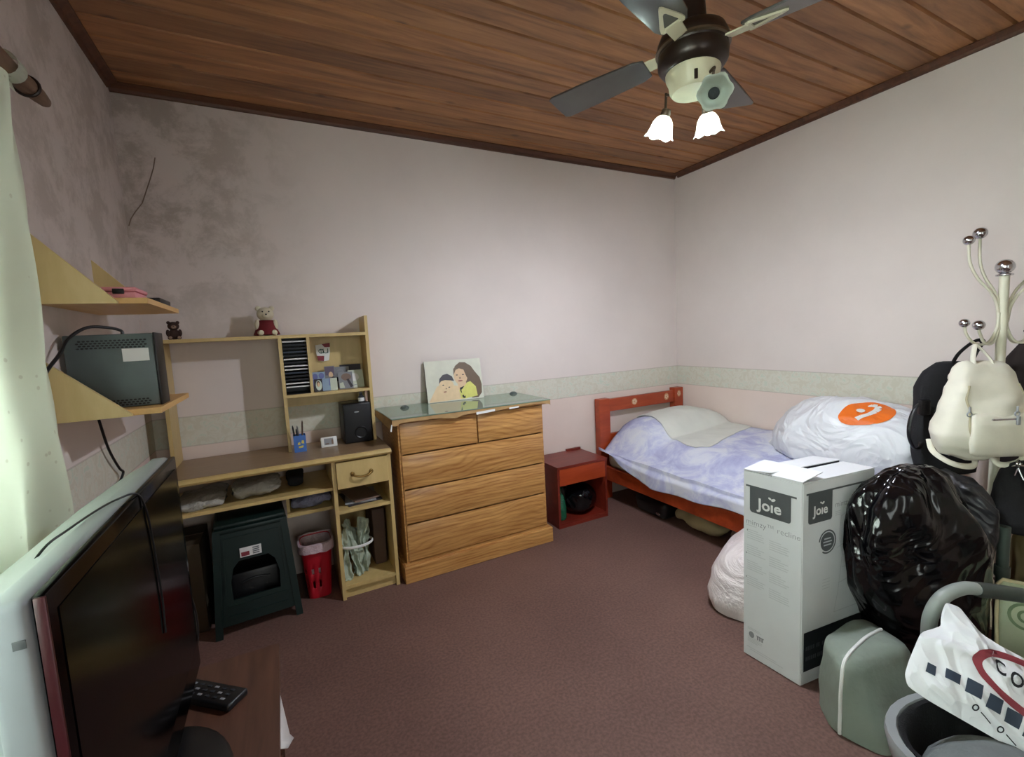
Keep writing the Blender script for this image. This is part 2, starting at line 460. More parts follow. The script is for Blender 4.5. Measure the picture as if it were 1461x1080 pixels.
    def disp(s, amp, freq, seed=0, verts=None, ridged=False, zfloor=None):
        for v in (verts or s.bm.verts):
            p = v.co * freq + V((seed * 3.1, seed * 1.7, seed))
            d = noise.noise_vector(p)
            if ridged:
                q = 1 - abs(noise.noise(p * 1.3)) * 2
                d = d * 0.6 + d.normalized() * q * 0.4
            v.co += d * amp
            if zfloor is not None and v.co.z < zfloor: v.co.z = zfloor
        return s

WM = {}
def top(o, name, label, cat, group=None, kind=None):
    if label: o['label'] = label
    if cat: o['category'] = cat
    if group: o['group'] = group
    if kind: o['kind'] = kind

def thing(name, label, cat, loc=(0, 0, 0), rz=0.0, group=None):
    o = bpy.data.objects.new(name, None); COL.objects.link(o)
    o.empty_display_size = 0.05
    o.location = loc; o.rotation_euler = (0, 0, rz)
    WM[o] = Matrix.Translation(V(loc)) @ Matrix.Rotation(rz, 4, 'Z')
    top(o, name, label, cat, group)
    return o

def build(name, b, mats, parent=None, smooth=40, origin=None, label=None, cat=None, group=None, kind=None, solid=0.0, subsurf=0, recalc=True):
    bm = b.bm
    if recalc: bmesh.ops.recalc_face_normals(bm, faces=bm.faces[:])
    if parent is not None:
        bm.transform(WM[parent].inverted())
    elif origin is not None:
        bm.transform(Matrix.Translation(-V(origin)))
    if smooth:
        th = math.radians(smooth)
        for f in bm.faces: f.smooth = True
        for e in bm.edges:
            if len(e.link_faces) == 2: e.smooth = e.calc_face_angle(0.0) < th
    me = bpy.data.meshes.new(name); bm.to_mesh(me); bm.free()
    for m in (mats if isinstance(mats, (list, tuple)) else [mats]):
        me.materials.append(MT[m] if isinstance(m, str) else m)
    o = bpy.data.objects.new(name, me); COL.objects.link(o)
    if parent is not None:
        o.parent = parent; WM[o] = WM[parent]
        if label: o['label'] = label
        if kind: o['kind'] = kind
    else:
        if origin is not None: o.location = origin
        WM[o] = Matrix.Translation(V(origin or (0, 0, 0)))
        top(o, name, label, cat, group, kind)
    if solid:
        md = o.modifiers.new('thickness', 'SOLIDIFY'); md.thickness = solid; md.offset = 0
    if subsurf:
        md = o.modifiers.new('smooth', 'SUBSURF'); md.levels = subsurf; md.render_levels = subsurf
    return o

def bvh(b):
    return BVHTree.FromBMesh(b.bm)

def caster(tree, o, ux, uy, n, off=0.0015, back=0.6):
    o, ux, uy, n = V(o), V(ux).normalized(), V(uy).normalized(), V(n).normalized()
    def fn(x, y):
        p = o + ux * x + uy * y + n * back
        h = tree.ray_cast(p, -n)
        if h[0] is None: return o + ux * x + uy * y
        return h[0] + n * off
    return fn

def arc(c, r, a0, a1, n, ux=(1, 0, 0), uy=(0, 0, 1)):
    c, ux, uy = V(c), V(ux), V(uy)
    return [c + ux * r * math.cos(a0 + (a1 - a0) * i / n) + uy * r * math.sin(a0 + (a1 - a0) * i / n) for i in range(n + 1)]

def smoothpath(pts, n=6):
    """Catmull-Rom through the points"""
    P = [V(p) for p in pts]; P = [P[0] * 2 - P[1]] + P + [P[-1] * 2 - P[-2]]
    out = []
    for i in range(1, len(P) - 2):
        a, b, c, d = P[i - 1:i + 3]
        for k in range(n):
            t = k / n
            out.append(0.5 * ((2 * b) + (c - a) * t + (2 * a - 5 * b + 4 * c - d) * t * t + (-a + 3 * b - 3 * c + d) * t ** 3))
    out.append(P[-2]); return out

def sstep(a, b, x):
    t = min(1, max(0, (x - a) / (b - a))); return t * t * (3 - 2 * t)

# ================================================================== THE ROOM
b = B(); b.box(L - .15, W + .15, FR - 1.5, D + .15, -.1, 0); build('floor', b, 'floor', kind='structure', smooth=0)
b = B(); b.box(L - .15, W + .15, D, D + .15, 0, CE + .1); wb_ = build('wall_back', b, 'wall_back', kind='structure', smooth=0)
b = B(); b.box(W, W + .15, FR, D, 0, CE + .1); build('wall_right', b, 'wall', kind='structure', smooth=0)
dx0, dx1, dz1 = .10, 1.00, 2.06
b = B(); b.box(L - .15, dx0, FR - .15, FR, 0, CE + .1); b.box(dx1, W + .15, FR - .15, FR, 0, CE + .1); b.box(dx0, dx1, FR - .15, FR, dz1, CE + .1); build('wall_front', b, 'wall', kind='structure', smooth=0)
b = B(); b.box(dx0, dx0 + .04, FR - .15, FR + .01, 0, dz1); b.box(dx1 - .04, dx1, FR - .15, FR + .01, 0, dz1); b.box(dx0 + .04, dx1 - .04, FR - .15, FR + .01, dz1 - .04, dz1)
build('door_1', b, 'moulding', kind='structure', smooth=0)
wy0, wy1, wz0, wz1 = -0.90, 1.25, 0.95, 2.0
b = B()
b.box(L - .15, L, wy1, D, 0, CE + .1); b.box(L - .15, L, FR, wy0, 0, CE + .1)
b.box(L - .15, L, wy0, wy1, 0, wz0); b.box(L - .15, L, wy0, wy1, wz1, CE + .1)
build('wall_left', b, 'wall_left', kind='structure', smooth=0)
b = B()
b.box(L - .10, L - .05, wy0, wy1, wz0, wz0 + .05); b.box(L - .10, L - .05, wy0, wy1, wz1 - .05, wz1)
for y in (wy0, (wy0 + wy1) / 2 - .025, wy1 - .05): b.box(L - .10, L - .05, y, y + .05, wz0 + .05, wz1 - .05)
wf = build('window_1', b, 'white', kind='structure', smooth=0)
b = B(); b.box(L - .078, L - .072, wy0 + .05, (wy0 + wy1) / 2 - .025, wz0 + .05, wz1 - .05); build('pane', b, 'pane', wf, smooth=0)
b = B(); b.box(L - .078, L - .072, (wy0 + wy1) / 2 + .025, wy1 - .05, wz0 + .05, wz1 - .05); build('pane', b, 'pane', wf, smooth=0)
# ceiling of tongue-and-groove boards
b = B(); k = 0; y = D
while y > FR:
    y0 = max(FR, y - .135)
    pts = [(L, y0, CE + .012), (L, y0 + .008, CE), (L, y - .008, CE), (L, y, CE + .012), (L, y, CE + .03), (L, y0, CE + .03)]
    b.prism(pts, (W - L, 0, 0)); y = y0
b.box(L, W, FR, D, CE + .03, CE + .09)
build('ceiling', b, 'ceiling', kind='structure', smooth=0)
def moulding(name, pts, ext):
    b = B(); b.prism(pts, ext); build(name, b, 'moulding', kind='structure', smooth=30)
cv = lambda f: [f(0, 0), f(.042, 0), f(.042, -.006), f(.03, -.010), f(.016, -.022), f(.012, -.034), f(0, -.036)]
moulding('trim_1', cv(lambda a, c: (L + .0, D - a, CE + c)), (W - L, 0, 0))
moulding('trim_2', cv(lambda a, c: (L + a, FR, CE + c)), (0, D - FR - .042, 0))
moulding('trim_3', cv(lambda a, c: (W - a, FR, CE + c)), (0, D - FR - .042, 0))
# thin crack in the plaster by the left corner
b = B()
cr = [(-.462, 2.317), (-.474, 2.264), (-.494, 2.205), (-.536, 2.09), (-.57, 2.042), (-.588, 2.011), (-.600, 1.976)]
for (xa, za), (xb, zb) in zip(cr, cr[1:]):
    b.prism([(xa - .0025, D - .0015, za), (xa + .0025, D - .0015, za), (xb + .0025, D - .0015, zb), (xb - .0025, D - .0015, zb)], (0, .001, 0))
build('plaster_crack', b, plain('crack_line', (122, 106, 94), 0.9), wb_, smooth=0)

# ================================================================== CURTAIN AND POLE
ct = thing('curtain', 'pale dotted voile curtain hanging over the window at the left edge', 'curtain', (-.5, .7, 2.0))
def cur(u, v):
    y = .62 + u * .91
    f = math.sin(u * 30) * .6 + math.sin(u * 15 + 1.2) * .5
    z = 1.985 - v * 1.40
    e = .012 * math.sin(v * 5 + u * 9)
    return (-.5 + .024 * f * (.55 + .45 * v) + .006 * math.sin(v * 17 + u * 30), y + e, z)
b = B(); b.grid(cur, 180, 30); build('curtain_panel', b, 'curtain', ct, smooth=80)
for k in range(5):
    yc = 1.505 - k * .18
    b = B()
    ring = arc((-.5, yc - .022, 2.026), .0285, -PI * .5 - .3, PI * 1.5 + .3, 18)
    for p, q in zip(ring, ring[1:]): b.poly([p, q, q + V((0, .044, 0)), p + V((0, .044, 0))])
    b.poly([(-.503, yc - .022, 2.0), (-.503, yc + .022, 2.0), (-.5, yc + .03, 1.98), (-.5, yc - .03, 1.98)])
    build('hanging_tab', b, 'curtain', ct, smooth=80)
b = B()
pts = [(-.5, y, 2.026 + .003 * math.sin(y * 7)) for y in [-.8 + i * .08 for i in range(30)]]
b.tube(pts + [(-.5, 1.60, 2.028), (-.5, 1.66, 2.034), (-.5, 1.70, 2.036), (-.5, 1.715, 2.036)], [.021] * 30 + [.022, .019, .014, .008], 14)
rp = build('curtain_pole', b, 'pole', origin=(-.5, .7, 2.026), label='rough wooden curtain pole with tapered tip above the window', cat='curtain pole')
b = B(); b.tube(arc((-.5, 1.60, 2.028), .024, 0, 2 * PI, 20)[:-1], .004, 8, closed=True); build('ring', b, 'fan_dark', rp)
for yy in (-.62, 1.33):
    b = B(); b.tube([(L, yy, 1.99), (-.56, yy, 1.99), (-.52, yy, 1.995), (-.5, yy, 2.004)], .008, 8); build('bracket', b, 'fan_dark', rp)

# ================================================================== WALL SHELVES ON THE LEFT WALL
def wall_shelf(z0, z1, ztri, label):
    t = thing('wall_shelf', label, 'shelf', (L, 2.05, z0), group=None)
    b = B(); b.box(L, -.352, 1.80, 2.30, z0, z1, .001); build('board', b, 'birch_orange', t, smooth=0)
    for ya, yb in ((1.784, 1.80), (2.30, 2.316)):
        b = B(); b.prism([(L, ya, z0), (-.424, ya, z0), (-.424, ya, z0 + .006), (L, ya, ztri)], (0, yb - ya, 0)); build('side_panel', b, 'birch', t, smooth=0)
wall_shelf(1.505, 1.523, 1.715, 'upper birch wall shelf with slanted side panels holding a pink case')
wall_shelf(1.155, 1.174, 1.337, 'lower birch wall shelf with slanted side panels under the black computer case')
t = thing('pink_case', 'small pink case lying on the upper wall shelf', 'case', (-.44, 2.02, 1.523))
b = B(); b.box(-.50, -.40, 1.90, 2.05, 1.523, 1.553, .008); build('body', b, 'pinkcase', t)
b = B(); b.box(-.502, -.398, 1.90, 2.052, 1.553, 1.568, .006); build('lid', b, 'pinkcase', t)
b = B(); b.box(-.46, -.43, 1.896, 1.904, 1.545, 1.562, .002); build('clasp', b, 'black', t)
b = B(); b.box(-.47, -.37, 2.08, 2.26, 1.523, 1.550, .004)
o = build('slim_black_case', b, 'black', origin=(-.42, 2.17, 1.523), label='slim black case behind the pink case on the upper wall shelf', cat='case')
# computer case
t = thing('computer_case', 'black perforated computer case with white sticker on the lower wall shelf', 'computer', (-.48, 1.98, 1.174))
b = B(); b.box(-.594, -.368, 1.885, 1.995, 1.176, 1.415, .004); build('body', b, plain('case_steel', (88, 98, 98), 0.42, 0.25), t)
b = B(); b.box(-.368, -.362, 1.883, 1.998, 1.174, 1.417, .002); build('front_cover', b, 'black', t)
for (xa, xb, za, zb) in ((-.56, -.375, 1.372, 1.408), (-.50, -.385, 1.184, 1.212)):
    b = B(); nx = int((xb - xa) / .011); nz = int((zb - za) / .0075)
    for i in range(nx):
        for j in range(nz):
            x = xa + i * .011 + (j % 2) * .0055; z = za + j * .0075
            b.poly([(x + .0045 * math.cos(q * PI / 3), 1.8842, z + .0028 * math.sin(q * PI / 3)) for q in range(6)])
    build('vent', b, 'black', t, smooth=0)
b = B(); b.box(-.452, -.383, 1.8838, 1.885, 1.325, 1.367); build('sticker', b, 'paper', t, smooth=0)
b = B()
b.tube(smoothpath([(-.575, 1.80, 1.36), (-.57, 1.86, 1.405), (-.54, 1.92, 1.44), (-.50, 1.97, 1.44), (-.475, 2.0, 1.43), (-.472, 2.0, 1.416)]), .005, 8)
b.tube(smoothpath([(-.575, 1.80, 1.36), (-.59, 1.70, 1.28), (-.6, 1.6, 1.1)]), .005, 8)
build('power_cable', b, 'black', origin=(-.52, 1.92, 1.44), label='black cable arching over the computer case', cat='cable')
b = B(); b.tube(smoothpath([(-.585, 2.06, 1.155), (-.585, 2.08, 1.10), (-.588, 2.14, 1.0), (-.59, 2.23, .91), (-.59, 2.27, .885), (-.595, 2.25, .86), (-.603, 2.22, .845)]), .0045, 8)
build('wall_cable', b, 'black', origin=(-.585, 2.1, 1.0), label='black cable hanging down the wall below the lower shelf', cat='cable')

# ================================================================== TV, ITS TABLE, REMOTE
t = thing('tv_table', 'low walnut table under the television', 'table', (-.33, .85, 0))
b = B(); b.box(-.60, -.073, .22, 1.412, .475, .5, .002); build('tabletop', b, 'walnut', t, smooth=30)
for ya in (.26, 1.36):
    b = B(); b.box(-.59, -.085, ya, ya + .02, 0, .475, .001); build('side_panel', b, 'walnut', t, smooth=0)
b = B(); b.box(-.585, -.09, .28, 1.36, .18, .20); build('shelf', b, 'walnut', t, smooth=0)
b = B(); b.box(-.59, -.578, .28, 1.36, .20, .475); build('back_panel', b, 'walnut', t, smooth=0)
b = B(); b.poly([(-.088, 1.33, .474), (-.088, 1.06, .474), (-.062, 1.10, .43), (-.050, 1.135, .42), (-.058, 1.14, .43)])
build('paper_sheet', b, 'paper', origin=(-.075, 1.2, .45), label='loose white paper sticking out of the television table side', cat='paper', solid=.002)
tv = thing('television', 'silver flat television with glossy dark screen seen side on', 'television', (-.30, 1.0, .5), 0)
b = B(); b.box(-.300, -.262, .645, 1.358, .545, 1.095, .010, seg=3)
def rr(x, y0, y1, z0, z1): return [(x, y0, z0), (x, y1, z0), (x, y1, z1), (x, y0, z1)]
b.loft([rr(-.299, .655, 1.348, .555, 1.088), rr(-.33, .68, 1.32, .57, 1.075), rr(-.40, .74, 1.24, .60, 1.03), rr(-.43, .80, 1.18, .64, .98)])
build('shell', b, 'silver', tv, smooth=35)
b = B(); b.box(-.2625, -.250, .655, 1.356, .547, 1.093, .003); build('bezel', b, 'screen', tv)
b = B(); b.box(-.2502, -.2485, .678, 1.330, .615, 1.066); build('screen', b, 'screen', tv, smooth=0)
b = B(); b.box(-.2590, -.2490, .6510, .6555, .547, 1.092, .001); build('edge_reflection', b, 'maroon', tv)  # red reflection on the near bezel edge, painted as a maroon strip
b = B(); b.box(-.277, -.266, .6442, .6455, 1.043, 1.053, .0006); build('side_slot', b, 'dkgrey', tv)
b = B(); b.lathe([(.02, .0), (.14, .0), (.148, .006), (.14, .014), (.08, .02), (.02, .024)], Matrix.Translation((-.30, .99, .5)) @ Matrix.Diagonal((1, 1.4, 1, 1)), 40); build('stand_base', b, 'black', tv)
b = B(); b.box(-.325, -.275, .93, 1.05, .515, .56, .01); build('stand_neck', b, 'black', tv)
b = B()
b.tube(smoothpath([(-.37, .80, .96), (-.34, .82, 1.04), (-.312, .83, 1.088), (-.296, .87, 1.0985), (-.286, .95, 1.0985), (-.272, 1.0, 1.0985), (-.252, 1.025, 1.096), (-.2465, 1.045, 1.06), (-.246, 1.06, 1.0), (-.246, 1.067, .94), (-.246, 1.073, .87), (-.2465, 1.068, .80)]), .0018, 8)
build('aerial_cable', b, 'black', origin=(-.28, 1.2, 1.1), label='thin black cable draped over the top of the television', cat='cable')
b = B(); b.tube(smoothpath([(-.30, 1.365, .80), (-.262, 1.372, .74), (-.252, 1.385, .64), (-.262, 1.375, .56), (-.285, 1.36, .506)]), .0025, 8)
b.tube(smoothpath([(-.31, 1.365, .78), (-.272, 1.375, .70), (-.262, 1.38, .60), (-.275, 1.36, .506)]), .0035, 8)
build('loose_cable', b, 'black', origin=(-.26, 1.37, .7), label='black cables hanging behind the far edge of the television', cat='cable')
rc = thing('remote_control', 'black remote control lying on the walnut television table', 'remote control', (-.234, 1.279, .5), math.radians(-42))
m4 = WM[rc]
b = B(); b.box(-.10, .10, -.030, .030, 0.0, .018, .006, M=m4, seg=3); build('body', b, 'black', rc)
for (r0, c0) in [(r, c) for r in range(3) for c in range(7)]:
    x = -.07 + c0 * .023; y = -.014 + r0 * .014
    if c0 in (1,) and r0 == 1: continue
    b = B(); b.box(x - .006, x + .006, y - .003, y + .003, .018, .0195, .001, M=m4); build('button', b, 'charcoal' if (r0 + c0) % 3 else 'midgrey', rc, smooth=0)

# ================================================================== DESK WITH HUTCH
dk = thing('desk', 'birch laminate desk with tall hutch, drawer and open cubby', 'desk', (-.04, 2.65, 0))
def part(name, mat, parent, *boxes, bev=0.0, smooth=0, **kw):
    b = B()
    for q in boxes: b.box(*q, bev)
    return build(name, b, mat, parent, smooth=smooth, **kw)
b = B()
pr = [(2.86, .745), (2.425, .745), (2.408, .750), (2.402, .761), (2.408, .772), (2.425, .777), (2.86, .777)]
b.prism([(-.56, y, z) for y, z in pr], (1.047, 0, 0)); build('worktop_edge', b, 'desk', dk, smooth=50)
part('worktop', 'desktop', dk, (-.559, .486, 2.424, 2.86, .7765, .7785))
for x in (-.56, .186, .467): part('side_panel', 'desk', dk, (x, x + .018, 2.432, 2.86, 0, .745))
dr = part('drawer', 'desk', dk, (.206, .465, 2.418, 2.436, .602, .741), bev=.002)
part('drawer_box', 'desk', dr, (.212, .459, 2.436, 2.82, .61, .72))
b = B(); b.tube(smoothpath([(.283, 2.418, .672), (.285, 2.404, .670), (.30, 2.396, .662), (.33, 2.394, .657), (.36, 2.396, .662), (.375, 2.404, .670), (.377, 2.418, .672)]), .0055, 10)
b.ball((.283, 2.416, .672), (.011, .004, .013)); b.ball((.377, 2.416, .672), (.011, .004, .013))
build('handle', b, 'brass', dr)
part('cubby_shelf', 'desk', dk, (.204, .467, 2.436, 2.85, .465, .482))
part('bottom_shelf', 'desk', dk, (.204, .467, 2.436, 2.85, .055, .072))
part('toe_board', 'desk', dk, (.204, .467, 2.455, 2.47, 0, .055))
part('cubby_back', 'desk', dk, (.204, .467, 2.85, 2.858, .072, .60))
part('keyboard_shelf', 'desk', dk, (-.542, .186, 2.468, 2.86, .588, .605))
part('short_shelf', 'desk', dk, (-.035, .186, 2.53, 2.86, .470, .487))
part('shelf_support', 'desk', dk, (-.035, -.020, 2.56, 2.86, .487, .588))
# hutch
part('hutch_side', 'desk', dk, (-.512, -.496, 2.68, 2.868, .7785, 1.39))
part('hutch_side', 'desk', dk, (0.0, .017, 2.68, 2.868, .7785, 1.39))
part('hutch_side', 'desk', dk, (.447, .464, 2.68, 2.868, .7785, 1.500))
part('hutch_divider', 'desk', dk, (.137, .152, 2.685, 2.868, 1.086, 1.39))
part('hutch_top', 'desk', dk, (-.512, .447, 2.68, 2.868, 1.39, 1.407))
part('hutch_shelf', 'desk', dk, (.017, .447, 2.682, 2.868, 1.07, 1.086))
part('hutch_back', 'desk', dk, (.017, .447, 2.868, 2.875, 1.0, 1.40))

# things stacked on and in the desk
def cdcase(M=None):
    b = B(); b.box(-.059, .059, -.07, .07, 0, .0102, .0008); return b
tones = ['W', 'B', 'B', 'G', 'B', 'W', 'B', 'W', 'W', 'G', 'B', 'B', 'W', 'W']
ords = ['topmost', 'second', 'third', 'fourth', 'fifth', 'sixth', 'seventh', 'eighth', 'ninth', 'tenth', 'eleventh', 'twelfth', 'thirteenth', 'fourteenth']
rk = thing('disc_rack', 'black slotted disc rack standing in the left hutch compartment', 'rack', (.077, 2.76, 1.086), group=None)
b = B(); b.box(.0185, .1355, 2.855, 2.867, 1.087, 1.388); b.box(.0185, .1355, 2.69, 2.855, 1.087, 1.089)
build('frame', b, 'black', rk, smooth=0)
b = B()
for i in range(14):
    z = 1.378 - i * .0188 - .012
    for xx in (.0185, .1335): b.box(xx, xx + .002, 2.70, 2.86, z - .003, z - .0005)
build('slot', b, 'black', rk, smooth=0)
proto = {}
for i, tn in enumerate(tones):
    z = 1.378 - i * .0188 - .0120
    if tn not in proto:
        o = build('disc_case', cdcase(), 'black', origin=(0, 0, 0), smooth=0, label='x', cat='disc case', group='disc cases in the hutch rack')
        b = B(); b.box(-.0575, .0575, -.0712, -.0695, .002, .0085)
        build('spine', b, {'W': 'paper', 'B': 'ink', 'G': 'inkblue'}[tn], o, smooth=0)
        proto[tn] = o; c = o
    else:
        o = proto[tn]; c = o.copy(); COL.objects.link(c)
        for ch in o.children:
            d = ch.copy(); COL.objects.link(d); d.parent = c
    c.location = (.077, 2.768, z)
    c['label'] = {'W': 'white', 'B': 'black', 'G': 'slate blue'}[tn] + '-spined disc case, ' + ords[i] + (' in' if i == 0 else ' from the top in') + ' the hutch rack'

# photo cards leaning in the right compartment
def card(name, label, x, y, w, h, lean, cols, rz=0.0, cat='photo card', shape=None):
    o = bpy.data.objects.new
    b = B(); M = Matrix.Translation((x, y, 1.087)) @ Matrix.Rotation(rz, 4, 'Z') @ Matrix.Rotation(-lean, 4, 'X')
    b.box(-w / 2, w / 2, 0, .003, 0, h, 0, M)
    base = build(name, b, cols[0], origin=(x, y, 1.087), smooth=0, label=label, cat=cat, group=None)
    b = B(); mats = []
    for k, (mname, pts) in enumerate(cols[1]):
        if mname not in mats: mats.append(mname)
        b.mi = mats.index(mname)
        b.poly([M @ V(((px - .5) * w, -.0006 - .0003 * k, py * h)) for px, py in pts])
    if mats: build('printed_picture', b, mats, base, smooth=0, recalc=False)
    return base
def el(cx, cy, rx, ry, n=14): return [(cx + rx * math.cos(2 * PI * i / n), cy + ry * math.sin(2 * PI * i / n)) for i in range(n)]
for nm, c in (('lilacblue', (104, 112, 168)), ('paleblue', (138, 160, 184)), ('palegreen', (190, 198, 180)), ('greyphoto', (128, 130, 134)), ('dkphoto', (46, 40, 46)), ('brownphoto', (118, 96, 84)), ('skin', (216, 184, 148)), ('skin2', (222, 196, 156)), ('hairdark', (60, 56, 62)), ('hairbrown', (104, 84, 64)), ('yellowtop', (212, 210, 112)), ('mintpaper', (196, 208, 194)), ('violetgrey', (96, 84, 104))):
    MT[nm] = plain(nm, c, 0.5, var=0.05, vs=40)
card('photo_card', 'dark maroon-black card standing at the back right of the hutch compartment', .372, 2.835, .12, .135, .10, ('dkphoto', [('violetgrey', [(.85, .1), (.97, .1), (.97, .6), (.85, .6)])]))
card('photo_card', 'grey photo print leaning behind the others in the hutch compartment', .320, 2.825, .085, .125, .12, ('greyphoto', [('midgrey', el(.4, .75, .25, .15)), ('ink', [(.05, .3), (.95, .42), (.95, .62), (.05, .5)])]))
card('photo_card', 'lilac-blue card with two rounded figures in the hutch compartment', .190, 2.80, .072, .105, .16, ('paleblue', [('lilacblue', [(0, .1), (1, .1), (1, .6), (0, .6)]), ('lilacblue', el(.25, .75, .2, .17)), ('lilacblue', el(.72, .78, .2, .17))]))
card('photo_card', 'tall photo of a person with dark hair leaning in the hutch compartment', .252, 2.80, .055, .135, .16, ('greyphoto', [('violetgrey', [(.05, .6), (.95, .6), (.95, .97), (.05, .97)]), ('skin', el(.6, .62, .22, .13)), ('midgrey', el(.5, .3, .36, .24))]))
card('photo_card', 'pale green patterned card at the right end of the hutch compartment', .392, 2.76, .085, .105, .22, ('palegreen', [('paper', el(.4, .6, .3, .22)), ('midgrey', [(.1, .1), (.5, .16), (.5, .2), (.1, .14)])]), rz=.15)
card('photo_card', 'grey-brown photo with diagonal dark streak in the middle of the hutch compartment', .330, 2.745, .078, .098, .25, ('greyphoto', [('brownphoto', el(.55, .7, .35, .22)), ('dkphoto', [(.55, .55), (.7, .6), (.98, .12), (.80, .04)]), ('palegreen', [(.05, .05), (.4, .05), (.3, .4), (.05, .35)])]))
card('photo_card', 'small pale blue and white card in front in the hutch compartment', .238, 2.725, .085, .070, .20, ('palegreen', [('paleblue', [(0, 0), (.56, 0), (.56, 1), (0, 1)]), ('lilacblue', [(.5, .4), (.56, .4), (.56, 1), (.5, 1)])]))
card('portrait_card', 'small portrait print with dark oval edge at the left of the hutch compartment', .180, 2.715, .042, .070, .12, ('dkphoto', [('mintpaper', el(.55, .5, .38, .42)), ('hairbrown', el(.5, .62, .22, .24)), ('skin', el(.52, .55, .15, .18))]))
# small crested tin leaning high on the back panel
t = thing('crested_ornament', 'white and red shield-like ornament with green monogram hung at the back of the hutch', 'ornament', (.232, 2.868, 1.31))
def sh(x, z): return (x + .228, 2.852, z + 1.305)
out = [(-.038, .040), (.042, .050), (.040, .0), (.030, -.052), (0, -.056), (-.028, -.050), (-.036, 0)]
b = B(); b.prism([sh(*p) for p in out], (0, .016, 0)); build('body', b, 'paper', t, smooth=0)
b = B()
b.poly([V(sh(*p)) - V((0, .0012, 0)) for p in [(-.002, .044), (.042, .050), (.041, .026), (.012, .026)]])
b.poly([V(sh(*p)) - V((0, .0012, 0)) for p in [(-.034, -.022), (.006, -.024), (.002, -.055), (-.028, -.050)]])
build('red_patch', b, 'redprint', t, smooth=0)
b = B()
f = lambda x, y: V(sh(x + .003, y + .004)) - V((0, .0014, 0))
def ringpts(cx, cy, r, w, a0, a1, n=16):
    for i in range(n):
        a, c = a0 + (a1 - a0) * i / n, a0 + (a1 - a0) * (i + 1) / n
        b.poly([f(cx + r * math.cos(a), cy + r * math.sin(a)), f(cx + r * math.cos(c), cy + r * math.sin(c)), f(cx + (r - w) * math.cos(c), cy + (r - w) * math.sin(c)), f(cx + (r - w) * math.cos(a), cy + (r - w) * math.sin(a))])
ringpts(-.012, 0, .014, .004, 0, 2 * PI); ringpts(.013, 0, .014, .004, PI, 2 * PI)
for xx in (-.012, .0, .0245): b.poly([f(xx - .002, -.013), f(xx + .002, -.013), f(xx + .002, .014), f(xx - .002, .014)])
build('monogram', b, plain('green_print', (34, 74, 60), 0.6), t, smooth=0)

# loudspeaker
t = thing('loudspeaker', 'black box loudspeaker with round port standing on the desk', 'speaker', (.365, 2.74, .7785))
b = B(); b.box(.288, .442, 2.668, 2.85, .7785, 1.004, .006); build('cabinet', b, 'black', t)
b = B(); b.box(.293, .437, 2.661, 2.668, .785, .998, .003); build('front_panel', b, plain('speaker_front', (16, 16, 20), 0.55), t)
Mx = Matrix.Translation((.378, 2.660, .838)) @ Matrix.Rotation(PI / 2, 4, 'X')
b = B(); b.lathe([(.020, -.02), (.026, .0), (.032, .003), (.036, .0), (.036, -.004)], Mx, 28, cap=False); build('port_ring', b, 'black', t)
b = B(); b.lathe([(.001, -.0021), (.0262, -.002)], Mx, 28); build('port', b, 'ink', t)
b = B(); b.ball((.362, 2.6605, .957), (.013, .0015, .004)); build('badge', b, 'silver', t)
t = thing('small_bottle', 'small dark bottle with white label standing on the loudspeaker', 'bottle', (.402, 2.73, 1.004))
b = B(); b.lathe([(.016, 0), (.018, .004), (.018, .03), (.009, .04), (.008, .05)], Matrix.Translation((.402, 2.72, 1.004)), 18); build('body', b, 'charcoal', t)
b = B(); b.lathe([(.0184, .006), (.0184, .026)], Matrix.Translation((.402, 2.72, 1.004)), 18, cap=False); build('label_band', b, 'paper', t)
b = B(); b.lathe([(.0, .05), (.0095, .05), (.0095, .058), (.0, .06)], Matrix.Translation((.402, 2.72, 1.004)), 14); build('cap', b, 'midgrey', t)
b = B(); b.box(.424, .440, 2.72, 2.735, 1.004, 1.066, .003)
build('slim_box', b, plain('pale_pink_card', (222, 190, 180), 0.6), origin=(.432, 2.728, 1.004), label='slim pale pink box beside the bottle on the loudspeaker', cat='box')
# pen holder and its pens
t = thing('pen_holder', 'blue square pen holder with yellow motif on the desk', 'pen holder', (.058, 2.67, .7785))
b = B()
for q in ((.028, .088, 2.64, 2.642), (.028, .088, 2.698, 2.70), (.028, .030, 2.642, 2.698), (.086, .088, 2.642, 2.698)): b.box(*q, .7785, .868)
b.box(.03, .086, 2.642, 2.698, .7785, .782)
build('cup', b, plain('blue_card', (72, 116, 188), 0.5), t, smooth=0)
b = B()
for q in ([(.05, .80), (.072, .803), (.074, .814), (.05, .81)], [(.046, .818), (.06, .82), (.058, .834), (.048, .83)], [(.064, .826), (.078, .822), (.078, .84), (.068, .842)]): b.poly([(x, 2.6392, z) for x, z in q])
build('motif', b, plain('yellow_print', (206, 190, 96), 0.6), t, smooth=0)
for k, (x0, y0, x1, y1, z1, mt, lb) in enumerate(((.042, 2.66, .030, 2.652, .925, 'black', 'black pen leaning left in the blue pen holder'), (.055, 2.675, .046, 2.67, .902, 'charcoal', 'short charcoal pen in the blue pen holder'), (.068, 2.668, .078, 2.664, .945, 'brownbag', 'tall brown pencil leaning right in the blue pen holder'), (.060, 2.685, .052, 2.69, .915, 'midgrey', 'grey pen at the back of the blue pen holder'))):
    b = B(); b.tube([(x0, y0, .7825), (x1, y1, z1 - .012), (x1 + (x1 - x0) * .1, y1, z1)], [.0042, .0042, .0015], 8)
    build('pen', b, mt, origin=(x0, y0, .7825), label=lb, cat='pen', group='pens in the blue holder')
t = thing('desk_clock', 'small white tabletop clock with grey display on the desk', 'clock', (.205, 2.68, .7785))
M = Matrix.Translation((.205, 2.665, .7785)) @ Matrix.Rotation(-.18, 4, 'X')
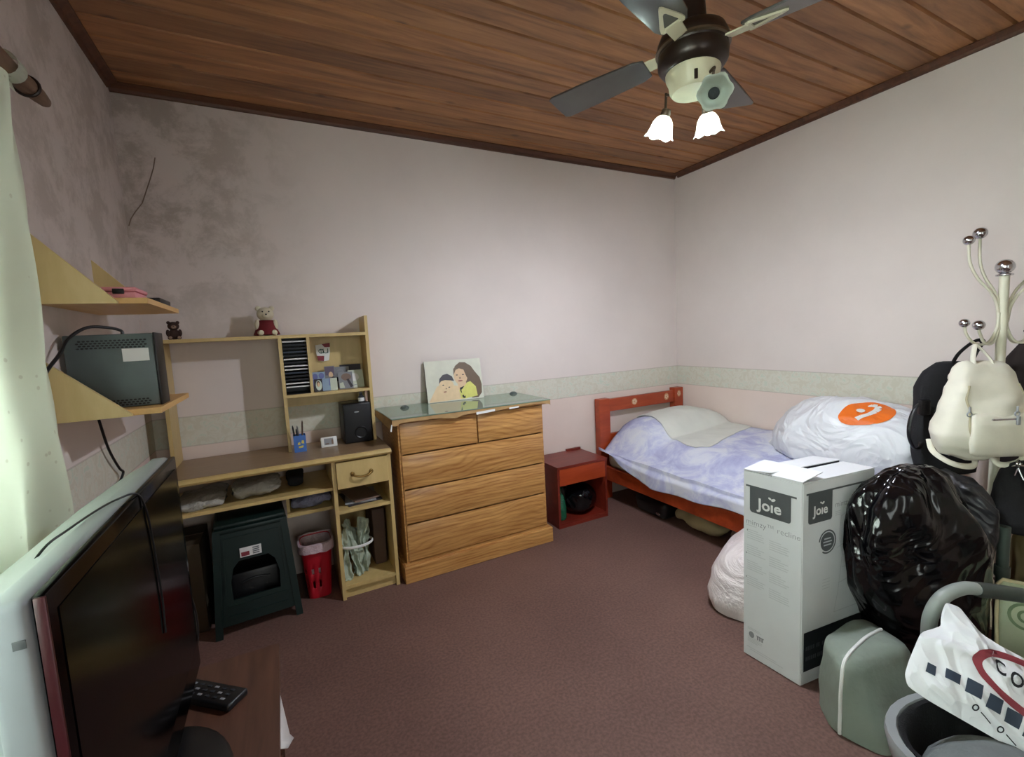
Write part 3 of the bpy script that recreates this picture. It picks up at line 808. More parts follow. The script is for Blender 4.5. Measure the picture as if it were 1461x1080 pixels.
b = B(); b.box(-.042, .042, 0, .022, 0, .056, .004, M); build('case', b, 'white', t)
b = B(); b.box(-.026, .022, -.001, .001, .012, .048, 0, M); build('display', b, 'midgrey', t, smooth=0)
b = B(); b.box(.012, .022, -.0014, .0, .014, .040, 0, M); b.box(-.02, -.002, -.0014, 0, .016, .022, 0, M); build('print', b, 'brownphoto', t, smooth=0)

# plush toys on top of the hutch
def plush(name, label, x, y, z, s, fur, snout, dress=None, rz=0.0):
    t = thing(name, label, 'plush toy', (x, y, z), rz)
    T = WM[t] @ Matrix.Diagonal((s, s, s, 1))
    b = B()
    b.ball((0, 0, .34), (.30, .26, .34), M=T); b.ball((0, -.03, .84), (.30, .27, .27), M=T)
    for q in (-1, 1):
        b.ball((q * .23, .0, 1.06), (.10, .06, .10), M=T)
        b.ball((q * .30, -.10, .42), (.11, .12, .22), M=T)
        b.ball((q * .22, -.24, .12), (.13, .20, .12), M=T)
    build('body', b, fur, t, smooth=60)
    b = B(); b.ball((0, -.26, .78), (.14, .10, .11), M=T)
    for q in (-1, 1): b.ball((q * .22, -.43, .13), (.09, .03, .09), M=T)
    build('snout', b, snout, t, smooth=60)
    b = B(); b.ball((0, -.355, .82), (.04, .02, .03), M=T)
    for q in (-1, 1): b.ball((q * .11, -.275, .93), (.028, .02, .028), M=T)
    build('face', b, 'black', t, smooth=60)
    if dress:
        b = B(); b.lathe([(.27, .60), (.31, .45), (.35, .30), (.43, .10), (.45, .06), (.42, .05)], T, 24, cap=False); build('dress', b, dress, t, smooth=60, solid=.004)
    return t
MT['brownfur'] = plain('dark_brown_fur', (58, 40, 34), 0.95, bmp=0.5, bs=300)
MT['creamfur'] = plain('cream_fur', (206, 196, 170), 0.95, bmp=0.5, bs=300)
MT['tanfur'] = plain('tan_fur', (150, 126, 108), 0.95, bmp=0.4, bs=300)
MT['reddress'] = plain('dark_red_cloth', (104, 18, 26), 0.8)
plush('plush_toy', 'dark brown plush toy sitting at the left end of the hutch top', -.452, 2.76, 1.407, .080, 'brownfur', 'tanfur', rz=.2)
plush('plush_toy', 'cream plush toy in a red dress standing on the hutch top', -.047, 2.76, 1.407, .138, 'creamfur', 'creamfur', 'reddress', rz=.1)

# wrapped papers on the keyboard shelf and folded things below
def packet(label, x0, x1, y0, y1, z0, z1, mat, name='plastic_packet', cat='plastic packet', seed=1, amp=.02):
    b = B()
    def f(u, v):
        x = x0 + (x1 - x0) * u; a = 2 * PI * v
        env = .35 + .65 * (4 * u * (1 - u)) ** .4
        yy = (y0 + y1) / 2 + (y1 - y0) / 2 * math.copysign(abs(math.cos(a)) ** .6, math.cos(a)) * (.8 + .2 * env)
        zz = (z0 + z1) / 2 + (z1 - z0) / 2 * math.copysign(abs(math.sin(a)) ** .6, math.sin(a)) * env
        return (x, yy, zz)
    b.grid(f, 26, 28)
    bmesh.ops.remove_doubles(b.bm, verts=b.bm.verts[:], dist=1e-5)
    b.disp(amp, 9, seed); b.disp(amp * .5, 26, seed + 3, ridged=True)
    for v in b.bm.verts: v.co.z = max(v.co.z, z0); v.co.z = min(v.co.z, z1 + .006)
    return build(name, b, mat, origin=((x0 + x1) / 2, (y0 + y1) / 2, z0), label=label, cat=cat, smooth=50)
packet('clear plastic packet lying at the left on the keyboard shelf', -.49, -.295, 2.49, 2.75, .605, .662, 'clearbag', seed=2)
packet('whitish plastic packet lying in the middle of the keyboard shelf', -.268, -.052, 2.50, 2.74, .605, .682, 'clearbag', seed=5)
packet('dark cloth bundle at the back of the keyboard shelf', -.025, .06, 2.58, 2.78, .605, .67, 'blackmatte', 'cloth_bundle', 'cloth', 7, .01)
packet('bluish plastic bag of folded cloth on the short shelf under the desk', -.01, .182, 2.55, 2.80, .4875, .565, 'bluebag', 'plastic_bag', 'bag', 9)
# cubby contents
for k, (z, rz, mt, lb, nm) in enumerate(((.482, .1, 'dkphoto', 'dark folder at the bottom of the pile on the cubby shelf', 'folder'), (.490, -.12, 'midgrey', 'grey magazine in the middle of the pile on the cubby shelf', 'magazine'), (.498, .2, 'brownphoto', 'brown booklet topping the pile on the cubby shelf', 'booklet'))):
    b = B(); M = Matrix.Translation((.335, 2.60, z)) @ Matrix.Rotation(rz, 4, 'Z'); b.box(-.09 + .01 * k, .09 - .01 * k, -.12, .12, 0, .0075, .001, M)
    build(nm, b, mt, origin=(.335, 2.60, z), label=lb, cat=nm, smooth=0)
t = thing('bundle_of_bags', 'bundle of pale folded plastic bags tied with a band on the cubby floor', 'bags', (.285, 2.55, .072))
for k, (dx, ln, tilt, lean, wd_) in enumerate(((-.052, .27, .10, .10, .030), (-.020, .31, -.16, .06, .026), (.022, .30, .20, .04, .030), (.052, .26, .05, .08, .028), (.0, .24, -.05, .12, .034))):
    b = B()
    def f(u, v, dx=dx, ln=ln, tilt=tilt, lean=lean, wd_=wd_):
        pin = 1 - .45 * math.exp(-((u - .58) / .10) ** 2)
        r = wd_ * pin * (.75 + .25 * math.sin(u * 11 + k * 2)) * (1.0 if u > .06 else .7)
        a = 2 * PI * v; c, s_ = math.cos(a), math.sin(a)
        return (.285 + dx + tilt * (u - .55) * ln + r * c, 2.55 + (k - 2) * .016 + lean * (u - .5) * .5 + (.006 + .004 * math.sin(u * 17 + k)) * s_ + .010 * math.sin(c * 4 + u * 6 + k), .073 + u * ln + .012 * c * (1 if k % 2 else -1))
    b.grid(f, 26, 22); b.disp(.010, 30, k + 3, ridged=True)
    for v in b.bm.verts: v.co.z = max(v.co.z, .0725); v.co.x = min(max(v.co.x, .207), .46)
    build('folded_bag', b, 'mintbag', t, smooth=40)
b = B(); b.tube([(.29 + .085 * math.cos(a), 2.555 + .062 * math.sin(a), .245) for a in [2 * PI * i / 24 for i in range(24)]], .005, 6, closed=True, flat=1.6); build('band', b, 'paper', t)
b = B(); b.box(.385, .455, 2.58, 2.80, .072, .40, .012); b.disp(.012, 8, 4)
for v in b.bm.verts: v.co.z = max(v.co.z, .0725); v.co.x = min(v.co.x, .464)
build('brown_bag', b, 'brownbag', origin=(.42, 2.69, .072), label='dark brown paper bag at the back of the cubby', cat='bag', smooth=30)

# green plastic stool, with another nested under it
def stool(label, z, s=1.0, zt=.52, detail=True, cx=-.205, cy=2.60):
    t = thing('plastic_stool', label, 'stool', (cx, cy, z), math.radians(4))
    M = WM[t]; tw, bw = .150 * s, .182 * s
    def lerp(h): return bw + (tw - bw) * h / zt
    b = B(); b.box(-tw, tw, -tw, tw, zt - .022, zt, .010, M); b.box(-tw - .006, tw + .006, -tw - .006, tw + .006, zt - .045, zt - .022, .006, M)
    build('seat', b, 'green_plastic', t, smooth=40)
    # front and side panels with an arched opening
    def panel(rot):
        R = M @ Matrix.Rotation(rot, 4, 'Z'); b = B(); th = .010
        def P(x, h, o=0): k = lerp(h); return R @ V((x * k / bw, -k - o + .002, h))
        half = bw * .93
        op = [(-.105, .165), (.105, .165), (.112, .25), (.098, .315), (.07, .345), (-.07, .345), (-.098, .315), (-.112, .25)]
        def quad(pts): b.prism([P(x, h) for x, h in pts], R.to_3x3() @ V((0, th, 0)))
        # frame round the opening
        quad([(-half, .050), (half, .050), (half, .165), (-half, .165)])
        quad([(-half, .165), (-.105, .165), (-.112, .25), (-half, .25)]); quad([(half, .165), (half, .25), (.112, .25), (.105, .165)])
        quad([(-half, .25), (-.112, .25), (-.098, .315), (-half, .345)]); quad([(half, .25), (half, .345), (.098, .315), (.112, .25)])
        quad([(-half, .345), (-.098, .315), (-.07, .345)]); quad([(half, .345), (.07, .345), (.098, .315)])
        quad([(-half, .345), (half, .345), (half, zt - .03), (-half, zt - .03)])
        # raised ribs
        for h in (.085, .135): b.prism([P(x, h + q, .004) for x, q in ((-half * .75, 0), (half * .75, 0), (half * .75, .008), (-half * .75, .008))], R.to_3x3() @ V((0, .005, 0)))
        for sx in (-1, 1): b.prism([P(sx * half * .80, .20, .004), P(sx * half * .84, .20, .004), P(sx * half * .84, zt - .07, .004), P(sx * half * .80, zt - .07, .004)], R.to_3x3() @ V((0, .005, 0)))
        b.prism([P(-half * .8, zt - .075, .004), P(half * .8, zt - .075, .004), P(half * .8, zt - .067, .004), P(-half * .8, zt - .067, .004)], R.to_3x3() @ V((0, .005, 0)))
        return b
    for r in (0, PI / 2, PI, -PI / 2): build('side_panel', panel(r), 'green_plastic', t, smooth=20)
    for sx in (-1, 1):
        for sy in (-1, 1):
            b = B(); k0, k1 = bw, lerp(zt - .03)
            b.loft([[M @ V((sx * (k + q[0] * .5), sy * (k + q[1] * .5), h)) for q in ((-.052, -.052), (.008, -.052), (.008, .008), (-.052, .008))] for k, h in ((k0, .0), (lerp(.09), .09), (k1, zt - .03))])
            build('leg', b, 'green_plastic', t, smooth=20)
    if detail:
        b = B(); k = lerp(.385) + .0032
        for mi, (xa, xb) in enumerate(((-.055, -.010), (-.010, .035))):
            b.mi = mi
            b.poly([M @ V((x, -lerp(h) - .0045, h)) for x, h in ((xa, .360), (xb, .360), (xb, .405), (xa, .405))])
        b.mi = 2
        b.poly([M @ V((x, -lerp(h) - .0052, h)) for x, h in ((-.050, .364), (-.016, .364), (-.016, .384), (-.050, .384))])
        b.mi = 3
        for q in range(4): b.poly([M @ V((x, -lerp(h) - .0052, h)) for x, h in ((-.002, .366 + q * .009), (.026, .366 + q * .009), (.026, .371 + q * .009), (-.002, .371 + q * .009))])
        build('sticker', b, ['paper', 'paper', 'redprint', 'dkgrey'], t, smooth=0, recalc=False)
    return t
stool('dark green plastic stool with arched opening and small sticker under the desk', 0, 1.0, .53)
b = B(); M = Matrix.Translation((-.205, 2.60, 0)) @ Matrix.Rotation(.07, 4, 'Z')
b.box(-.11, .11, -.10, .10, .0, .26, .02, M); b.tube([M @ V((x, -.106, .21 + .012 * math.sin((x + .06) / .12 * PI))) for x in (-.06, -.03, 0, .03, .06)], .005, 8)
build('black_container', b, 'black', origin=(-.205, 2.60, 0), label='black container standing inside the green plastic stool', cat='container')
t = thing('brown_carton', 'dark brown cardboard carton under the desk left of the stool', 'box', (-.47, 2.66, 0))
b = B(); b.box(-.535, -.415, 2.52, 2.80, 0, .44, .004); build('body', b, plain('dark_card', (66, 56, 40), 0.8), t)
b = B(); b.box(-.535, -.415, 2.655, 2.665, .4405, .4412); build('tape', b, 'brownphoto', t, smooth=0)

# red waste bin with liner
t = thing('waste_bin', 'red slotted plastic waste bin with pale liner under the desk', 'bin', (.085, 2.60, 0))
M = WM[t]
def binr(h, o=0):
    w0, w1 = .056 + o, .078 + o; k = w0 + (w1 - w0) * h / .30
    n = 40; out = []
    for i in range(n):
        a = 2 * PI * i / n; c, s_ = math.cos(a), math.sin(a)
        q = (abs(c) ** 4 + abs(s_) ** 4) ** -.25
        out.append(M @ V((k * c * q, k * 1.1 * s_ * q, h)))
    return out
b = B(); hs = [0, .004, .02, .06, .10, .14, .17, .21, .25, .28, .30]
rings = [[b.bm.verts.new(p) for p in binr(h)] for h in hs]
for li in range(len(hs) - 1):
    for j in range(40):
        slot = li in (3, 5) and (j % 3 == 0) and (j // 3) % 4 != 3
        if slot: continue
        b._f([rings[li][j], rings[li][(j + 1) % 40], rings[li + 1][(j + 1) % 40], rings[li + 1][j]])
b._f(rings[0][::-1])
build('basket', b, 'red_plastic', t, smooth=35, solid=.003)
b = B(); b.tube(binr(.298, .002), .006, 8, closed=True); build('rim', b, 'red_plastic', t)
b = B()
def lf(u, v):
    i = int(round(u * 40)) % 40; h = [.12, .20, .28, .308, .306, .285, .262][min(6, int(v * 6 + .01))]
    o = [-.012, -.008, -.005, .0, .010, .012, .014][min(6, int(v * 6 + .01))]
    p = binr(h, o)[i]; return p + V((0, 0, (.012 * noise.noise(V((i * .35, h * 20, 1.0))) if v > .5 else 0)))
b.grid(lf, 40, 6); build('liner', b, 'liner', t, smooth=60)
b = B(); b.ball((.085, 2.60, .20), (.055, .06, .05)); b.disp(.02, 20, 2); build('rubbish', b, 'violetgrey', t)

# ================================================================== CHEST OF DRAWERS
ch = thing('chest_of_drawers', 'varnished pine chest of five drawers with glass top against the back wall', 'chest of drawers', (1.0, 2.65, 0))
part('side_panel', 'pine', ch, (.535, .553, 2.44, 2.866, .095, .905))
part('side_panel', 'pine', ch, (1.437, 1.455, 2.44, 2.866, .095, .905))
part('back_panel', 'pine', ch, (.553, 1.437, 2.858, 2.866, .095, .905))
part('face_frame', 'pine', ch, (.553, 1.437, 2.446, 2.46, .095, .112), (.553, 1.437, 2.446, 2.46, .895, .905), (.996, 1.008, 2.446, 2.46, .715, .895))
b = B(); b.box(.512, 1.478, 2.405, 2.868, 0, .095, .004); b.box(.520, 1.470, 2.418, 2.866, .095, .102, .002); build('plinth', b, 'pine', ch, smooth=0)
b = B(); b.box(.505, 1.487, 2.402, 2.870, .905, .925, .006); build('top_board', b, 'pine_top', ch, smooth=30)
for x0, x1, z0, z1 in ((.545, .998, .724, .896), (1.004, 1.447, .724, .896), (.545, 1.447, .526, .716), (.545, 1.447, .328, .518), (.545, 1.447, .113, .320)):
    yf = 2.428 if x0 > 1 else 2.432
    d = part('drawer', 'pine', ch, (x0, x1, yf, 2.444, z0, z1), bev=.003, smooth=30)
    part('drawer_box', 'pine', d, (x0 + .02, x1 - .02, 2.47, 2.84, z0 + .015, z1 - .03))
b = B()
for q in ((.502, 1.490, 2.398, 2.868, .9262, .9275),): b.box(*q)
build('top_cover', b, plain('sage_cover', (150, 166, 142), 0.7, vs=20, var=.12), ch, smooth=0)
b = B(); b.box(.498, 1.494, 2.394, 2.868, .9278, .9345, .002); build('glass_top', b, 'glass_green', ch, smooth=0)
# torn paper cover edge hanging over the front
b = B()
edge = [(.50, .030), (.52, .034), (.545, .020), (.60, .018), (.68, .021), (.72, .017), (.80, .026), (.86, .034), (.905, .020), (.98, .018), (1.03, .016), (1.12, .022), (1.18, .016), (1.26, .014), (1.36, .012), (1.44, .014), (1.486, .024), (1.492, .034)]
for (xa, da), (xb, db) in zip(edge, edge[1:]):
    b.poly([(xa, 2.3975, .927), (xb, 2.3975, .927), (xb, 2.3965, .927 - db), (xa, 2.3965, .927 - da)])
b.poly([(.4975, 2.40, .927), (.4975, 2.85, .927), (.492, 2.85, .892), (.490, 2.55, .885), (.489, 2.42, .878)])
build('cover_fringe', b, plain('tan_paper', (172, 138, 92), 0.6, var=.15, vs=16), ch, smooth=0)
b = B(); b.poly([(.985, 2.3955, .913), (1.105, 2.3955, .918), (1.105, 2.3950, .905), (.985, 2.3950, .898)]); b.poly([(1.20, 2.3955, .914), (1.265, 2.3955, .916), (1.265, 2.395, .908), (1.20, 2.395, .904)])
b.poly([(.494, 2.392, .905), (.500, 2.392, .905), (.494, 2.390, .868), (.486, 2.390, .870)])
build('tape', b, 'paper', ch, smooth=0)
for k, (x, y, lb) in enumerate(((.655, 2.74, 'small dark glass dome at the left end of the chest top'), (1.44, 2.80, 'small dark glass dome at the right end of the chest top'))):
    b = B(); b.lathe([(.001, .017), (.012, .016), (.021, .011), (.026, .005), (.027, 0)], Matrix.Translation((x, y, .9345)), 22)
    build('glass_dome', b, plain('smoky_glass', (84, 94, 90), 0.15), origin=(x, y, .9345), label=lb, cat='glass dome', smooth=60)
# photo board leaning on the wall
t = thing('photo_board', 'photo board of a girl in yellow hugging a baby on the chest top', 'picture', (1.005, 2.80, .9345))
lean = math.radians(11)
M = Matrix.Translation((.822, 2.800, .9355)) @ Matrix.Rotation(math.radians(-3.0), 4, 'Z') @ Matrix.Rotation(-lean, 4, 'X')
PW, PH = .385, .272
b = B(); b.box(0, PW, 0, .012, 0, PH, 0, M); build('board', b, plain('dark_board_edge', (54, 50, 46), 0.6), t, smooth=0)
b = B(); lay = [0]; mats = []
def layer(mname, pts):
    if mname not in mats: mats.append(mname)
    b.mi = mats.index(mname); lay[0] += 1
    b.poly([M @ V((px * PW, -.0008 - .00022 * lay[0], py * PH)) for px, py in pts])
def I(*pts): # picture positions taken in the photo print, 0..1 from top left
    return [(x, 1 - y) for x, y in pts]
MT['photopaper'] = plain('photopaper', (208, 208, 192), 0.5, var=.05, vs=20)
layer('photopaper', [(0, 0), (1, 0), (1, 1), (0, 1)])
layer('skin2', I((.02, .98), (.1, .80), (.18, .62), (.30, .56), (.45, .62), (.62, .66), (.7, .97), (.05, .99)))
layer('hairbrown', I((.50, .30), (.53, .16), (.62, .07), (.72, .08), (.82, .18), (.88, .32), (.96, .48), (.985, .66), (.97, .86), (.90, .97), (.78, .97), (.70, .62), (.55, .50)))
layer('skin', el(.615, 1 - .40, .125, .235))
layer('skin', I((.54, .55), (.70, .55), (.72, .72), (.56, .76)))
layer('hairbrown', I((.49, .38), (.50, .22), (.60, .12), (.72, .16), (.78, .34), (.77, .55), (.72, .44), (.68, .26), (.60, .22), (.54, .25)))
layer('yellowtop', I((.56, .76), (.64, .70), (.72, .58), (.78, .56), (.87, .70), (.885, .93), (.66, .97), (.58, .96)))
layer('ink', I((.575, .70), (.66, .66), (.63, .72), (.60, .75), (.605, .84), (.585, .80)))
layer('skin2', el(.345, 1 - .64, .135, .20))
layer('hairdark', I((.22, .56), (.235, .44), (.30, .35), (.38, .33), (.46, .40), (.49, .52), (.43, .50), (.33, .48), (.26, .50)))
for ex, ey in ((.55, .38), (.66, .38)): layer('hairdark', el(ex, 1 - ey, .020, .012))
for ex, ey in ((.29, .60), (.39, .66)): layer('hairdark', el(ex, 1 - ey, .017, .013))
layer('redprint', el(.60, 1 - .53, .045, .014)); layer('redprint', el(.31, 1 - .765, .030, .012))
layer('brownphoto', el(.598, 1 - .46, .014, .02)); layer('brownphoto', el(.335, 1 - .69, .012, .014))
layer('ink', I((.60, .90), (.625, .87), (.64, .92), (.665, .90), (.655, .96), (.62, .95)))
build('picture', b, mats, t, smooth=0, recalc=False)

# ================================================================== NIGHTSTAND
ns = thing('nightstand', 'dark red wooden nightstand with open compartment between chest and bed', 'nightstand', (1.81, 2.69, 0))
part('top', 'mahogany', ns, (1.602, 2.030, 2.520, 2.860, .418, .436), bev=.002)
part('side_panel', 'mahogany', ns, (1.604, 1.620, 2.526, 2.856, 0, .418)); part('side_panel', 'mahogany', ns, (2.012, 2.028, 2.526, 2.856, 0, .418))
part('bottom_panel', 'mahogany', ns, (1.620, 2.012, 2.530, 2.856, .020, .036)); part('front_sill', 'mahogany', ns, (1.620, 2.012, 2.527, 2.541, 0, .020))
d = part('drawer', 'redwood', ns, (1.622, 2.010, 2.523, 2.540, .300, .416), bev=.002); part('drawer_box', 'mahogany', d, (1.630, 2.002, 2.54, 2.82, .312, .40))
part('back_rail', 'mahogany', ns, (1.90, 2.012, 2.846, 2.856, .036, .418), (1.62, 1.70, 2.846, 2.856, .036, .418))
part('back_lip', 'mahogany', ns, (1.90, 2.030, 2.842, 2.858, .436, .450))
t = thing('green_bag', 'green plastic bag standing in the left of the nightstand compartment', 'bag', (1.665, 2.62, .036))
b = B(); b.loft([[V((1.668 + .040 * k * math.cos(2 * PI * i / 20), 2.61 + .055 * k * math.sin(2 * PI * i / 20), .037 + h)) for i in range(20)] for h, k in ((0, .85), (.02, 1.0), (.10, .96), (.16, .72), (.19, .42), (.22, .30), (.245, .5))]); b.disp(.008, 20, 3)
for v in b.bm.verts: v.co.x = max(v.co.x, 1.622); v.co.z = max(v.co.z, .0365)
build('body', b, 'greenfilm', t, smooth=60)
b = B(); b.tube([(1.668 + .0155 * math.cos(a), 2.61 + .02 * math.sin(a), .255) for a in [2 * PI * i / 16 for i in range(16)]], .004, 6, closed=True); build('knot', b, 'greenfilm', t)
def blob(name, label, cat, c, r, mat, amp=.03, freq=6, seed=1, n=36, m=24, zf=None, clip=None, power=1.0, **kw):
    b = B(); b.ball((0, 0, 0), 1.0, n, m)
    for v in b.bm.verts:
        q = v.co.copy(); k = (abs(q.x) ** 3 + abs(q.y) ** 3 + abs(q.z) ** 3) ** (-1 / 3) if power != 1.0 else 1
        k = 1 + (k - 1) * (power - 1)
        v.co = V((c[0] + q.x * r[0] * k, c[1] + q.y * r[1] * k, c[2] + q.z * r[2] * k))
    b.disp(amp, freq, seed, ridged=True)
    for v in b.bm.verts:
        if zf is not None and v.co.z < zf: v.co.z = zf
        if clip: v.co = clip(v.co)
    return build(name, b, mat, origin=(c[0], c[1], zf if zf is not None else c[2]), label=label, cat=cat, smooth=60, **kw)
def cl(x0, x1, y0=-9, y1=9, z0=-9, z1=9):
    return lambda p: V((min(max(p.x, x0), x1), min(max(p.y, y0), y1), min(max(p.z, z0), z1)))
blob('black_bag', 'crumpled black plastic bag filling the nightstand compartment', 'bag', (1.865, 2.66, .14), (.125, .13, .105), 'blackbag', .03, 9, 3, zf=.0365, clip=cl(1.722, 2.006, 2.535, 2.84, 0, .288))

# ================================================================== BED
bd = thing('bed', 'red stained wooden single bed along the right wall', 'bed', (2.65, 1.87, 0))
part('headboard_post', 'redwood', bd, (2.195, 2.300, 2.80, 2.862, 0, .808), bev=.004); part('headboard_post', 'redwood', bd, (3.015, 3.115, 2.80, 2.862, 0, .822), bev=.004)
part('headboard_rail', 'redwood', bd, (2.300, 3.015, 2.812, 2.845, .700, .800), bev=.003); part('headboard_rail', 'redwood', bd, (2.300, 3.015, 2.812, 2.845, .36, .52), bev=.003)
part('side_rail', 'redwood', bd, (2.200, 2.226, .99, 2.80, .178, .288), bev=.003); part('side_rail', 'redwood', bd, (3.092, 3.118, .99, 2.80, .178, .288), bev=.003)
for x in (2.195, 3.03): part('footboard_post', 'redwood', bd, (x, x + .085, .93, .99, 0, .46), bev=.004)
part('footboard_rail', 'redwood', bd, (2.280, 3.03, .945, .975, .30, .44), bev=.003)
part('slat_base', 'pine_top', bd, (2.226, 3.092, 1.0, 2.79, .245, .262))
for k, (x, z, r, lb) in enumerate(((2.565, .752, .030, 'worn pale figure sticker'), (2.925, .755, .027, 'round pale sticker'), (3.062, .770, .026, 'oval pale sticker'))):
    yy = 2.8105 if k < 2 else 2.7985
    b = B(); b.mi = 0; b.poly([(x + r * (1.0 if k != 2 else .8) * math.cos(2 * PI * i / 20), yy, z + r * (1.1 if k else .9) * math.sin(2 * PI * i / 20)) for i in range(20)])
    b.mi = 1
    for q in range(5): b.poly([(x + r * (.5 * math.cos(q * 1.26 + k) + .28 * math.cos(2 * PI * i / 10)), yy - .0005, z + r * (.5 * math.sin(q * 1.26 + k) + .28 * math.sin(2 * PI * i / 10))) for i in range(10)])
    build('sticker', b, [plain('sticker_tan', (196, 150, 112), 0.6), plain('sticker_pale', (222, 196, 172), 0.6)], bd, smooth=0, recalc=False, label=lb)
b = B(); b.box(2.245, 3.10, 1.0, 2.795, .263, .425, .05, seg=4)
build('mattress', b, 'mattress', origin=(2.67, 1.9, .263), label='beige mattress lying in the red bed frame under the bedspread', cat='mattress', smooth=50)
def hbed(x, y):
    base = .40 + .13 * sstep(2.18, 2.5, x) + .035 * sstep(2.5, 3.1, x)
    dx, dy = abs(x - 2.72) / .5, abs(y - 2.6) / .26
    return base + .12 * max(0, 1 - dx ** 3) * max(0, 1 - dy ** 3) + .006 * noise.noise(V((x * 7, y * 7, 0))) + .004 * noise.noise(V((x * 17, y * 13, 3)))
hemk = [(1.0, .30), (1.57, .312), (1.83, .284), (2.23, .258), (2.33, .275), (2.45, .315), (2.6, .375), (2.73, .425), (2.80, .44)]
def hem(y):
    for (ya, za), (yb, zb) in zip(hemk, hemk[1:]):
        if y <= yb: return za + (zb - za) * (y - ya) / (yb - ya)
    return hemk[-1][1]
def spread(u, v):
    y = 1.0 + v * 1.785
    if u < .72:
        x = 3.112 - (u / .72) * (3.112 - 2.215); return (x, y, hbed(x, y))
    t_ = (u - .72) / .28; z0 = hbed(2.215, y); z1 = hem(y)
    x = 2.215 - .047 * min(1, t_ * 2.4) + .010 * math.sin(y * 19 + 1) * t_
    return (min(x, 2.190), y, z0 + (z1 - z0) * t_)
b = B(); b.grid(spread, 70, 90)
build('bedspread', b, 'duvet', origin=(2.65, 1.9, .5), label='lilac tie-dye bedspread draped over the bed', cat='bedspread', smooth=70, solid=.006)
# white sheet thrown over the pillow end
poly = [(2.56, 2.80), (2.545, 2.60), (2.50, 2.46), (2.47, 2.38), (2.49, 2.30), (2.45, 2.18), (2.445, 2.10), (2.50, 2.035), (2.62, 2.06), (2.79, 2.105), (3.0, 2.13), (3.112, 2.15), (3.112, 2.80)]
def inside(x, y):
    c = False; n = len(poly)
    for i in range(n):
        (xa, ya), (xb, yb) = poly[i], poly[i - 1]
        if (ya > y) != (yb > y) and x < (xb - xa) * (y - ya) / (yb - ya) + xa: c = not c
    return c
b = B()
f = lambda u, v: (2.43 + u * .682, 2.02 + v * .775, hbed(2.43 + u * .682, 2.02 + v * .775) + .008 + .012 * sstep(2.30, 2.44, 2.02 + v * .775) * sstep(2.46, 2.62, 2.43 + u * .682))
b.grid(f, 110, 120, keep=lambda u, v: inside(2.43 + u * .682, 2.02 + v * .775))
for v in [v for v in b.bm.verts if not v.link_faces]: b.bm.verts.remove(v)
for _ in range(6):
    mv = {}
    for v in b.bm.verts:
        if v.is_boundary:
            nb = [e.other_vert(v) for e in v.link_edges if e.is_boundary]
            if len(nb) == 2: mv[v] = (v.co * 2 + nb[0].co + nb[1].co) / 4
    for v, c in mv.items(): v.co = c
build('white_sheet', b, 'sheet', origin=(2.8, 2.4, .6), label='plain white sheet spread over the pillow end of the bed', cat='sheet', smooth=70, solid=.006)

# white carrier bag with orange logo on the bed
b = B(); b.ball((0, 0, 0), 1.0, 56, 36)
for v in b.bm.verts:
    q = v.co.copy()
    x = 2.83 + q.x * .26; y = 1.36 + q.y * .50; z = .60 + q.z * (.31 if q.z > 0 else .12)
    tip = max(0, q.y - .35) / .65
    z -= tip * tip * .10 * (1 if q.z > 0 else .2); x += tip * .08
    near = max(0, -q.y - .2); z += .05 * near * (1 if q.z > 0 else 0)
    v.co = V((x, y, z))
b.disp(.040, 4.5, 11, ridged=True); b.disp(.016, 11, 5, ridged=True)
for v in b.bm.verts:
    v.co.x = min(v.co.x, 3.118); v.co.z = max(v.co.z, hbed(min(max(v.co.x, 2.25), 3.11), v.co.y) + .006); v.co.y = max(v.co.y, 1.0)
tr = bvh(b)
lb = thing('carrier_bag', 'full white carrier bag with orange logo lying on the bed', 'bag', (2.83, 1.36, .53))
build('bag', b, 'whitebag', lb, smooth=60)
pc = V((2.70, 1.215, .86)); nn = (V((0, 0, 1.35)) - pc).normalized() + V((0, 0, .45)); nn.normalize()
uxx = V((.40, -.90, .12)); uxx = (uxx - nn * uxx.dot(nn)).normalized(); uyy = nn.cross(uxx)
fn = caster(tr, pc, uxx, uyy, nn, .004)
def blobshape(R, rx, ry, fn, b, rings=8, n=40, sh=None):
    for i in range(rings):
        for j in range(n):
            a0, a1 = 2 * PI * j / n, 2 * PI * (j + 1) / n
            q = [(a0, i), (a1, i), (a1, i + 1), (a0, i + 1)]
            pts = []
            for a, k in q:
                s_ = sh(a) if sh else 1.0
                pts.append(fn(rx * s_ * k / rings * math.cos(a), ry * s_ * k / rings * math.sin(a)))
            if i == 0: pts = pts[1:] if False else [pts[0], pts[2], pts[3]]
            try: b.poly(pts)
            except Exception: pass
b = B(); blobshape(1, .112, .078, fn, b, sh=lambda a: 1.0 + .28 * max(0, math.cos(a - 3.75)) ** 6)
build('orange_logo', b, 'orange', lb, smooth=60, recalc=False)
fn2 = caster(tr, pc, uxx, uyy, nn, .0065)
b = B()
path = [(-.052, -.046), (-.03, -.030), (.0, -.016), (.030, .004), (.046, .024), (.042, .040), (.024, .046), (.004, .042)]
wd = [.012, .010, .010, .013, .015, .013, .010, .004]
for i in range(len(path) - 1):
    (xa, ya), (xb, yb) = path[i], path[i + 1]
    d = V((xb - xa, yb - ya, 0)).normalized(); nx, ny = -d.y, d.x
    for k in range(3):
        def pt(t_, s_): 
            ww = wd[i] + (wd[i + 1] - wd[i]) * t_
            return fn2(xa + (xb - xa) * t_ + nx * ww * s_, ya + (yb - ya) * t_ + ny * ww * s_)
        b.poly([pt(k / 3, -1), pt((k + 1) / 3, -1), pt((k + 1) / 3, 1), pt(k / 3, 1)])
b.poly([fn2(-.030 + .019 * math.cos(2 * PI * i / 14), .012 + .014 * math.sin(2 * PI * i / 14)) for i in range(14)])
